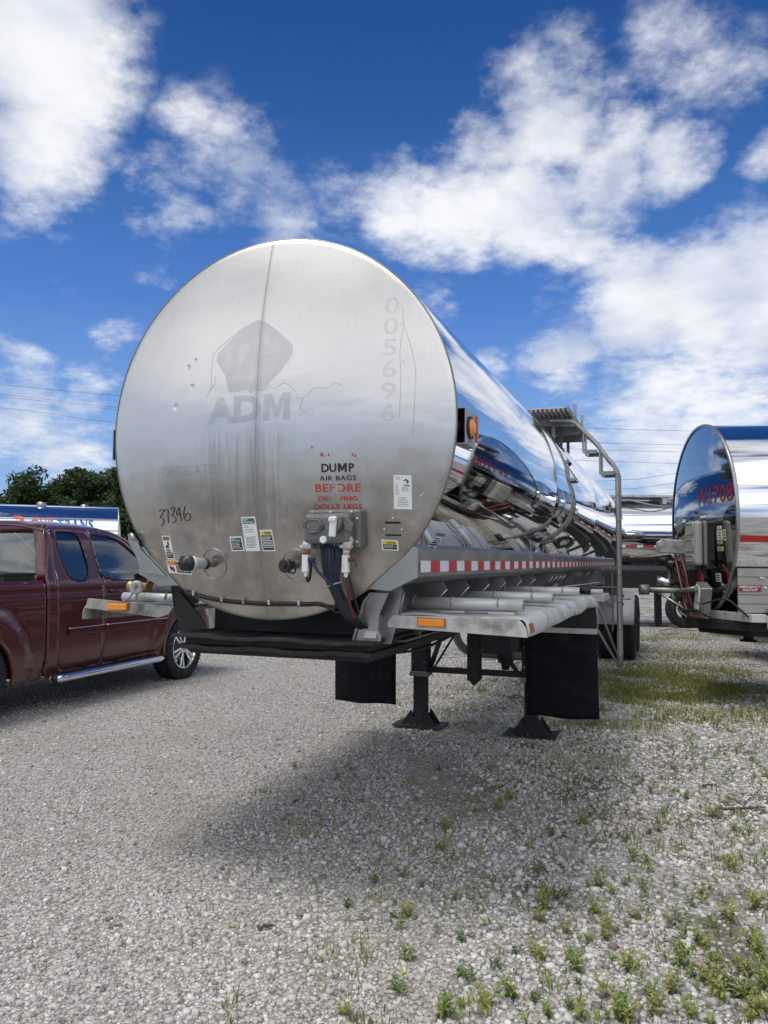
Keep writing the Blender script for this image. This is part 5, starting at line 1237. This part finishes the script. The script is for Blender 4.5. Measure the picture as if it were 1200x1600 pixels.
# ================================================================== neighbouring tankers
def simple_tanker(name, label, loc, rz, R_, zc, L, detail=0, group=None, coup=.98):
    """local frame: head at y=0 facing -y, body along +y"""
    t = thing(name, label, 'trailer', loc, rz, group)
    mb = MB(); mb.lathe([(R_, .01), (R_, L)], (0, 0, zc), 'y', 128); mb.lathe([(R_*math.sin(a), L + .2*math.cos(a)) for a in np.linspace(PI/2, .02, 8)], (0, 0, zc), 'y', 48); mb.build('tank_shell', M['mirror_far'], t)
    b = .09; mb = MB(); mb.lathe([(max(.0005, R_*q), -b*(1 - q*q)) for q in np.linspace(0, 1, 26)], (0, 0, zc), 'y', 96); mb.build('tank_head', M['mirror_head'], t)
    mb = MB(); mb.lathe([(R_ - .02, -.012), (R_ + .008, -.014), (R_ + .014, .0), (R_ + .012, .02), (R_, .025)], (0, 0, zc), 'y', 96); mb.build('head_rim', M['satin'], t)
    for s_ in (1, -1):
        mb = MB(); mb.bb(s_*.45, s_*.48, .3, L - .3, coup + .18, zc - R_*.75); mb.build('frame_rail', M['satin_dark'], t)
        mb = MB(); mb.bb(s_*.47, s_*.57, 3.5, 3.62, .5, 1.25); mb.bb(s_*.485, s_*.555, 3.52, 3.6, .06, .5); mb.bb(s_*.36, s_*.70, 3.40, 3.72, 0.005, .03)
        mb.prism([(-.12, .03), (.12, .03), (.05, .18), (-.05, .18)], lambda u, v, tt: (s_*.52 + u, 3.56 + tt, v), -.01, .01); mb.build('landing_leg', M['legblack'], t)
    mb = MB(); mb.bb(-.47, .47, 3.52, 3.6, .5, .56); mb.build('cross_tube', M['legblack'], t)
    for y in (L - 2.3, L - 1.05): truck_wheels(t, (1.0, .7), y, .5)
    mb = MB(); mb.bb(-.45, .45, L - 3, L - .2, .92, coup + .2); mb.build('suspension', M['legblack'], t)
    for s_ in (1, -1):
        for y in (L - 2.3, L - 1.05):
            mb = MB(); a_ = np.linspace(R(8), R(172), 14); vs = []
            for a in a_: vs += [(s_*.58, y + .58*math.cos(a), .52 + .60*math.sin(a)), (s_*1.15, y + .58*math.cos(a), .52 + .60*math.sin(a))]
            mb.add(vs, [(2*i, 2*i+1, 2*i+3, 2*i+2) for i in range(len(a_)-1)], True); mb.build('fender', M['satin'], t, fixn=False)
    return t
def skirt_tape(t, R_, zc, L, z0=1.53, h=.05, x=None, solid=False, y0=.3):
    x = x or R_ * .80
    for s_ in (1, -1):
        mb = MB(); mb.bb(s_*(x-.01), s_*x, y0, L - .2, z0 - .05, z0 + h + .03); ra = mb.build('side_rail', M['satin'], t)
        mb = MB(); y = y0 + .05; k = 0
        while y < L - .4:
            l_ = .28 if k % 2 == 0 else .15; mb.cur = k % 2; q = s_*(x + .003); mb.add([(q, y, z0), (q, y + l_, z0), (q, y + l_, z0 + h), (q, y, z0 + h)], [(0, 1, 2, 3)]); y += l_; k += 1
        mb.build('reflective_tape', [M['tape_red'], M['tape_white']], ra, fixn=False)
# --- the trailer numbered W1708
RW, ZW = 1.12, 2.09
w = simple_tanker('tanker_trailer', 'mirror polished tanker trailer with red number W1708 on its head, at the right edge', (3.78, 9.25, 0), R(-94), RW, ZW, 11.5, 1, coup=.86)
# local x = world -? : rz=-90 maps local +y -> world +x, local +x -> world -y (camera side)
def wdome(x, z, e): return (x, -.09 * (1 - (x*x + (z - ZW)**2) / (RW*RW)) - e, z)
def wtext(name, body, x, z, h, width, m_, parent, plane_y=None, bold=.01, side=None):
    vs, fs = text_mesh(body, 1.0, lambda a, b_: (a, b_, 0), bold)
    u0 = min(v[0] for v in vs); u1 = max(v[0] for v in vs); v0 = min(v[1] for v in vs); v1 = max(v[1] for v in vs)
    P = []
    for v in vs:
        a = x + (v[0]-u0)/(u1-u0)*width; b_ = z + (v[1]-v0)/(v1-v0)*h
        P.append(wdome(a, b_, .003) if side is None else side(a, b_))
    mb = MB(); mb.add(P, fs); return mb.build(name, m_, parent, fixn=False)
def wy(Y): return 9.25 - Y      # world Y on the head -> local x
wtext('trailer_number', 'W', .10, 2.235, .20, .34, M['red_lacquer'], w)
wtext('trailer_number', '1708', .50, 2.24, .195, .54, M['red_lacquer'], w)
for nm, c, d_, mm in (('sticker', (.735, 1.885), (.13, .10), 'white'), ('sticker', (.735, 1.805), (.12, .04), 'pale_yellow'), ('sticker', (.735, 1.735), (.14, .05), 'pale_yellow'), ('sticker', (.845, 1.885), (.07, .12), 'pale_yellow'), ('sticker', (.62, 1.42), (.13, .095), 'white'), ('sticker', (.735, 1.965), (.11, .04), 'white')):
    mb = MB(); x, z = c; a, b_ = d_[0]/2, d_[1]/2; mb.add([wdome(x-a, z-b_, .004), wdome(x+a, z-b_, .004), wdome(x+a, z+b_, .004), wdome(x-a, z+b_, .004)], [(0, 1, 2, 3)])
    st = mb.build(nm, M[mm], w, fixn=False)
    mb = MB()
    for i in range(3):
        zz_ = z - b_ + (2*b_) * (i + .75) / 3.6; mb.add([wdome(x-a*.7, zz_-b_*.1, .006), wdome(x+a*(.7 - .2*(i % 2)), zz_-b_*.1, .006), wdome(x+a*(.7 - .2*(i % 2)), zz_+b_*.1, .006), wdome(x-a*.7, zz_+b_*.1, .006)], [(0, 1, 2, 3)])
    mb.build('printed_text', M['ink'], st, fixn=False)
# document box standing off the head
mb = MB(); mb.box((.45, -.24, 1.80), (.38, .09, .50), rz=.0); db = mb.build('document_box', M['plastic_grey'], w, bevel=.035)
mb = MB(); mb.box((.47, -.17, 1.80), (.38, .045, .50)); mb.build('box_back', M['satin_dark'], db, bevel=.03)
mb = MB(); mb.box((.47, -.11, 1.80), (.28, .09, .38)); mb.build('box_mount', M['legblack'], db)
mb = MB()
for z0, z1 in ((1.90, 2.02), (1.71, 1.84), (1.60, 1.66)):
    mb.tube([(.33, -.286, z0), (.57, -.286, z0), (.57, -.286, z1), (.33, -.286, z1)], .006, 6, closed=True)
mb.build('embossed_rib', M['plastic_grey'], db)
# number plate box under it with short lines of print
mb = MB(); mb.box((.66, -.22, 1.17), (.20, .12, .36), ry=.35); pb = mb.build('registration_holder', M['satin'], w, bevel=.01)
mb = MB(); mb.box((.68, -.285, 1.19), (.16, .004, .28), ry=.35); pp = mb.build('paper', M['white'], pb)
for zt, tx in ((1.26, '5-1708'), (1.12, '7014')):
    wtext('printed_text', tx, .61 if zt > 1.2 else .66, zt, .035, .11, M['ink'], pp, side=lambda a, b_: (a, -.289, b_))
# valve post, pipes and hoses standing off the head
mb = MB(); mb.bb(-.02, .13, -.20, -.13, 1.50, 1.90); mb.build('bracket_plate', M['satin_dark'], w)
mb = MB(); mb.prism([(-.52, 1.70), (-.16, 1.68), (-.16, 1.84), (-.46, 1.86), (-.52, 1.82)], lambda u, v, t: (t, u, v), -.06, .06); mb.build('shield', M['alu'], w, bevel=.01)
mb = MB(); mb.cyl((.0, -.52, 1.60), (.0, -.36, 1.62), .06, 14); mb.cyl((.08, -.44, 1.56), (.08, -.30, 1.56), .05, 14); mb.tube(catmull([(.05, -.40, 1.60), (.12, -.32, 1.45), (.2, -.25, 1.30), (.3, -.2, 1.02)]), .035, 10); mb.build('valve_body', M['black_plastic'], w)
mb = MB(); mb.bb(.14, .26, -.24, -.12, .98, 1.50); mb.build('valve_post', M['legblack'], w, bevel=.01)
mb = MB(); mb.tube([(.34, -.78, 1.27), (.34, -.05, 1.25)], .033, 14); mb.cyl((.34, -.82, 1.27), (.34, -.72, 1.27), .06, 14); mb.tube([(.34, -.45, 1.26), (.34, -.45, 1.05)], .02, 10); mb.tube([(.34, -.40, 1.25), (.72, -.30, 1.30)], .03, 12); mb.build('cross_pipe', M['satin_dark'], w)
mb = MB(); mb.tube([(.22, -.60, 1.37), (.22, -.34, 1.34)], [.055, .03], 16); mb.build('horn_pipe', M['chrome'], w)
mb = MB(); mb.tube([(.34, -.62, 1.24), (.55, -.22, .97)], .013, 8); mb.build('brace_rod', M['satin'], w)
for i, (hm, pts) in enumerate((('hose_green', [(.05, -.40, 1.52), (.15, -.42, 1.34), (.3, -.40, 1.14), (.45, -.36, 1.02), (.62, -.32, 1.0), (.8, -.25, 1.0)]),
        ('hose_red', [(.10, -.34, 1.62), (.28, -.36, 1.45), (.42, -.36, 1.25), (.5, -.36, 1.10), (.62, -.34, 1.0), (.85, -.28, .99)]),
        ('hose_red', [(.14, -.30, 1.66), (.30, -.30, 1.52), (.40, -.30, 1.35), (.46, -.30, 1.18), (.60, -.28, 1.06), (.80, -.22, 1.02)]),
        ('hose_black', [(.02, -.38, 1.55), (.12, -.38, 1.30), (.28, -.38, 1.12), (.5, -.38, 1.05), (.72, -.30, 1.06), (.88, -.22, 1.0)]),
        ('hose_black', [(.62, -.2, 1.12), (.8, -.25, 1.14), (.98, -.10, 1.2), (1.06, .0, 1.12), (1.08, .1, 1.02)]),
        ('hose_black', [(.16, -.3, 1.55), (.20, -.34, 1.35), (.30, -.34, 1.15), (.42, -.3, .98)]))):
    mb = MB(); mb.tube(catmull(pts), .015 if i != 4 else .010, 8); mb.build('service_hose', M[hm], w)
mb = MB(); mb.bb(.42, .55, -.20, -.17, 1.32, 1.46); mb.build('red_tag', M['red_lacquer'], w)
# coupler plate and front sill
mb = MB(); mb.prism([(-.60, .0), (.45, -.35), (1.0, .15), (1.10, .5), (1.10, 2.4), (-1.10, 2.4), (-1.10, .5)], lambda u, v, t: (u, v, t), .86, .955); mb.prism([(-.5, .08), (.40, -.18), (.9, .22), (1.0, .5), (1.0, 2.2), (-1.0, 2.2), (-1.0, .5)], lambda u, v, t: (u, v, t), .80, .86)
mb.build('coupler_plate', M['black'], w, bevel=.006)
mb = MB(); mb.cyl((.6, .28, .80), (.6, .28, .74), .05, 12); mb.cyl((.6, .28, .74), (.6, .28, .72), .09, 12); mb.build('kingpin', M['black'], w)
mb = MB(); mb.prism([(.50, -.12), (1.12, .12), (1.14, .26), (1.0, .26), (.5, .05)], lambda u, v, t: (u, v, t), .965, 1.05); mb.build('corner_plate', M['alu'], w, bevel=.004)
mb = MB(); mb.bb(1.06, 1.16, .26, 10.9, .965, 1.035); mb.bb(1.155, 1.165, .26, 10.9, .90, .965); mb.build('sill_rail', M['alu'], w, bevel=.004)
# ribbed side panel and labels
RED_Z = (1.80, 1.868)
mb = MB()
for i in range(5):
    z1 = 1.525 - i*.094; zb = z1 - .088; f = .025*i
    xz = lambda z: .985 + (1.525 - z) * .10
    a, b_ = (xz(z1), z1), (xz(zb), zb)
    y_ = .03 + i * -.004
    mb.prism([a, (a[0]+.018, a[1]), (b_[0]+.018, b_[1]), b_], lambda u, v, t: (u, t, v), y_, 10.8)
rp = mb.build('side_panel', M['plank'], w, bevel=.002)
mb = MB(); 
for q in (0,): mb.add([(1.026, .03, 1.352), (1.026, .26, 1.352), (1.034, .26, 1.279), (1.034, .03, 1.279)], [(0, 1, 2, 3)])
sg = mb.build('emergency_sign', M['maroon_sign'], w, fixn=False)
sdp = lambda a, b_: (1.028 + (1.352 - b_) * .11, a, b_)
wtext('sign_text', 'EMERGENCY', .04, 1.320, .024, .21, M['white'], sg, side=sdp); wtext('sign_text', 'SHUTOFF', .07, 1.287, .024, .15, M['white'], sg, side=sdp)
mb = MB(); mb.sphere((1.025, .30, 1.32), .02, 10, 6); mb.build('shutoff_button', M['alu'], w)
mb = MB(); mb.box((1.02, .27, 1.425), (.03, .05, .02)); mb.build('panel_latch', M['chrome'], w)
mb = MB(); mb.bb(1.10, 1.115, .30, .68, 1.035, 1.12); lp = mb.build('lamp_plate', M['alu'], w)
for y in (.385, .56):
    mb = MB(); mb.cyl((1.115, y, 1.075), (1.125, y, 1.075), .058, 24); gm = mb.build('lamp_grommet', M['black_plastic'], lp)
    mb = MB(); mb.lathe([(.001, 1.150), (.025, 1.147), (.042, 1.125)], (0, y, 1.075), 'x', 22); mb.build('lamp_lens', M['amber'], gm)
# red band along the flank
mb = MB(); aa = [math.asin((z - ZW) / (RW + .0015)) for z in RED_Z]
vs = [((RW+.0015)*math.cos(a), y, ZW + (RW+.0015)*math.sin(a)) for a in np.linspace(aa[0], aa[1], 4) for y in (.03, 11.3)]
mb.add(vs, [(2*i, 2*i+1, 2*i+3, 2*i+2) for i in range(3)], True); mb.build('red_band', M['red'], w, fixn=False)
# --- more of the row, standing beyond it
for i, (x, y, lab) in enumerate(((5.7, 12.9, 'polished tanker trailer standing behind the one numbered W1708'), (7.0, 16.4, 'polished tanker trailer third along the row behind the one numbered W1708'))):
    t = simple_tanker('tanker_trailer', lab, (x, y, 0), R(-90), .9, 2.22, 11.5, 0); skirt_tape(t, .9, 2.22, 11.5, z0=1.55)
    mb = MB(); mb.bb(-1.0, 1.0, .1, 2.0, .98, 1.10); mb.build('coupler_plate', M['black'], t)
t = simple_tanker('tanker_trailer', 'mirror polished tanker trailer with flat top walkway, seen between the ladder and trailer W1708', (4.3, 20.0, 0), R(-90), .90, 2.26, 12, 0)
skirt_tape(t, .9, 2.26, 12, z0=1.95, h=.07, x=.86)
mb = MB(); mb.bb(-.55, .55, 1.4, 3.0, 3.22, 3.27); mb.bb(-.5, .5, 1.5, 1.6, 3.05, 3.22); mb.bb(-.5, .5, 2.7, 2.8, 3.05, 3.22); mb.bb(-.3, .3, 3.05, 3.6, 3.10, 3.22); mb.build('walkway', M['alu'], t)
mb = MB(); mb.bb(.55, .80, 1.2, 4.2, .95, 1.40); mb.bb(.3, .9, 1.0, 1.5, .75, 1.38); mb.build('equipment_box', M['legblack'], t, bevel=.02)
mb = MB(); mb.cyl((.86, 3.05, .46), (1.02, 3.05, .46), .16, 16); sw = mb.build('spare_wheel', M['alu'], t); wheel(sw, .94, 3.05, .46, .46, .26, 1, None)
mb = MB(); mb.bb(.48, .60, 2.45, 2.60, .05, 1.0); mb.bb(.36, .72, 2.36, 2.70, .005, .04); mb.build('support_leg', M['legblack'], t)
mb = MB(); mb.tube([(.95, 3.1, .92), (.95, 3.7, .90)], [.03, .055], 12); mb.build('horn_pipe', M['chrome'], t)
mb = MB(); mb.tube(catmull([(.4, 1.5, 3.22), (.6, 2.0, 3.1), (.7, 2.4, 3.0), (.55, 2.9, 2.98)]), .02, 8); mb.build('handrail', M['satin'], t)
mb = MB(); mb.bb(-1.0, 1.0, .1, 2.0, .98, 1.10); mb.build('coupler_plate', M['black'], t)
# --- lettered tanker far left, behind the pickup
lt = simple_tanker('tanker_trailer', 'polished tanker trailer with orange and blue lettering behind the pickup roof', (-7.6, 22.2, 0), math.atan2(-2.2, 2.4) * 0 + R(90 - 0) + R(41) * 0, .95, 2.10, 12, 0)
lt.rotation_euler = (0, 0, R(90 + 41 - 20)); skirt_tape(lt, .95, 2.1, 12, z0=1.35)
Lf = lambda e: (lambda a, z: None)
def ltext(body, y, zang, h, wd, m_):
    vs, fs = text_mesh(body, 1.0, lambda a, b_: (a, b_, 0), .035, 1.0, 'LEFT', 1.12)
    u0 = min(v[0] for v in vs); u1 = max(v[0] for v in vs); v0 = min(v[1] for v in vs); v1 = max(v[1] for v in vs); P = []
    for v in vs:
        yy = y - (v[0]-u0)/(u1-u0)*wd; an = zang + (v[1]-v0)/(v1-v0)*h/.95
        P.append((-.962*math.cos(an), yy, 2.10 + .962*math.sin(an)))
    mb = MB(); mb.add(P, fs); return mb.build('lettering', m_, lt, fixn=False)
ltext('R', 2.66, R(15), .40, .38, M['orange_red']); ltext('OUK', 2.22, R(15), .345, .60, M['orange_red']); ltext('TRANS', 1.58, R(15), .345, .92, M['blue_print'])
mb = MB(); mb.cyl((-.2, 2.0, 2.95), (-.2, 2.0, 3.12), .12, 14); mb.cyl((0, .9, 2.95), (0, .9, 3.10), .10, 14); mb.build('top_fitting', M['satin'], lt)

# ================================================================== trees
def tree(x, y, h, r, seed, label, lean=0, leaves=14000):
    r_ = np.random.default_rng(seed); q = random.Random(seed)
    root = thing('tree', label, 'tree', (x, y, 0), 0, 'trees beyond the parked trailers')
    mb = MB(); tips = []
    mb.tube([(0, 0, 0), (.1, 0, h*.25), (lean*.3, .1, h*.5), (lean*.6, 0, h*.8)], [.32, .26, .18, .06], 9)
    for i in range(15):
        z = h * (.22 + .62 * q.random()); a = q.random() * 6.28; l = r * (.5 + .5 * q.random()) * (1 - .55 * abs(z / h - .5)); b_ = Vector((lean*.5*z/h, 0, z)); d = Vector((math.cos(a), math.sin(a), .35 + .4 * q.random()))
        mb.tube([b_, b_ + d*l*.5 + Vector((0, 0, .1)), b_ + d*l], [.10, .07, .03], 6); tips += [b_ + d*l, b_ + d*l*.6]
    for k in range(3):
        for b_ in list(tips)[:30]:
            if q.random() < .5: tips.append(b_ + Vector((q.gauss(0, r*.25), q.gauss(0, r*.25), q.gauss(0, h*.07))))
    for i in range(12): tips.append(Vector((lean + q.gauss(0, r*.25), q.gauss(0, r*.25), h * (.75 + .2 * q.random()))))
    mb.build('trunk', M['bark'], root)
    T_ = np.array([list(t_) for t_ in tips]); n = leaves; ci = r_.integers(0, len(T_), n)
    rad = (.7 + .7 * r_.random(len(T_)))[ci] * r / 3.4
    v = r_.standard_normal((n, 3)); v /= np.linalg.norm(v, axis=1, keepdims=True); c = T_[ci] + v * (rad * r_.random(n) ** .45)[:, None] * np.array([1.15, 1.15, .8])
    c = c[c[:, 2] > h * .14]; n = len(c)
    a = r_.standard_normal((n, 3)); a /= np.linalg.norm(a, axis=1, keepdims=True); b_ = np.cross(a, r_.standard_normal((n, 3))); b_ /= np.linalg.norm(b_, axis=1, keepdims=True)
    s_ = (.13 + .13 * r_.random(n))[:, None]
    V = np.stack([c - a*s_, c + b_*s_*.55, c + a*s_, c - b_*s_*.55], 1)
    o = np_mesh('crown', V, None, 4, np.clip(.35 + .35 * r_.standard_normal(n), 0, 1), M['crown']); o.parent = root
TREES = [(-35.6, 80, 9.6, 3.3, 'leaning broadleaf tree with open left edge, leftmost of the group', -1.6), (-33.6, 83, 10.6, 3.0, 'dense broadleaf tree with tall rounded top left of the middle', 0), (-31.0, 80, 11.2, 2.9, 'tallest dark broadleaf tree in the middle of the group', 0), (-28.3, 82, 10.4, 2.8, 'dark rounded tree right of the tallest one', 0), (-25.4, 79, 10.6, 3.2, 'dark dense tree partly hidden by the tank head', 0), (-22.6, 82, 10.0, 3, 'dark tree hidden behind the tank head', 0)]
for i, (x, y, h, r, lab, ln) in enumerate(TREES): tree(x, y, h, r, 60 + i, lab, ln)

# ================================================================== power lines
def wire(i, pts, r, label):
    P = catmull(pts, 10); mb = MB(); mb.tube(P, r, 5); o = mb.build('power_line', M['black_plastic'], None); tag(o, label, 'power line', 'power lines crossing the sky'); return o
wire(0, [(-80, 70, 21.5), (-35, 70, 17.36), (-24.2, 70, 16.43), (2, 70, 14.6), (26.6, 70, 13.53), (60, 70, 13.9)], .013, 'highest power line, sagging from upper left to right')
wire(1, [(-80, 70, 21.3), (-35, 70, 16.5), (-24.2, 70, 15.31), (2, 70, 13.2), (26.6, 70, 12.24), (60, 70, 12.6)], .013, 'second power line from the top')
wire(2, [(-80, 70, 21.0), (-35, 70, 16.3), (-24.2, 70, 15.1), (2, 70, 12.6), (26.3, 70, 11.60), (60, 70, 12.0)], .012, 'third power line, close under the second')
wire(3, [(-80, 70, 19.6), (-35, 70, 15.24), (-25.0, 70, 14.01), (2, 70, 11.6), (26.3, 70, 10.55), (60, 70, 10.6)], .012, 'fourth power line from the top')
wire(4, [(-5, 70, 7.6), (20.2, 70, 8.94), (26.3, 70, 9.62), (60, 70, 14.6)], .013, 'power line rising to the right, upper of three')
wire(5, [(-5, 70, 7.0), (20.2, 70, 8.13), (26.3, 70, 8.75), (60, 70, 13.2)], .013, 'power line rising to the right, middle of three')
wire(6, [(-5, 70, 6.6), (21.4, 70, 7.55), (26.3, 70, 7.93), (60, 70, 11.8)], .013, 'power line rising to the right, lowest of three')

# ================================================================== small debris
for i, (px, py, L_, a, lab) in enumerate(((1160, 1268, .34, .1, 'dark dry stick lying on the gravel at the right edge'), (1110, 1232, .12, .5, 'short dark twig near the right edge, above the longer stick'), (415, 1455, .07, .3, 'tiny dark bark scrap on open gravel left of the weeds'), (465, 1257, .05, 1.2, 'small dark scrap lying in the trailer shadow'))):
    x, y = gp(px, py); mb = MB(); q = random.Random(i)
    mb.tube([(k / 5 * L_ * math.cos(a) - L_/2, k / 5 * L_ * math.sin(a) + q.uniform(-.008, .008), .016 + q.uniform(-.004, .006)) for k in range(6)], [.007, .009, .008, .007, .006, .003], 6)
    o = mb.build('stick', M['bark']); o.location = (x, y, 0); tag(o, lab, 'stick', 'sticks and scraps on the gravel')
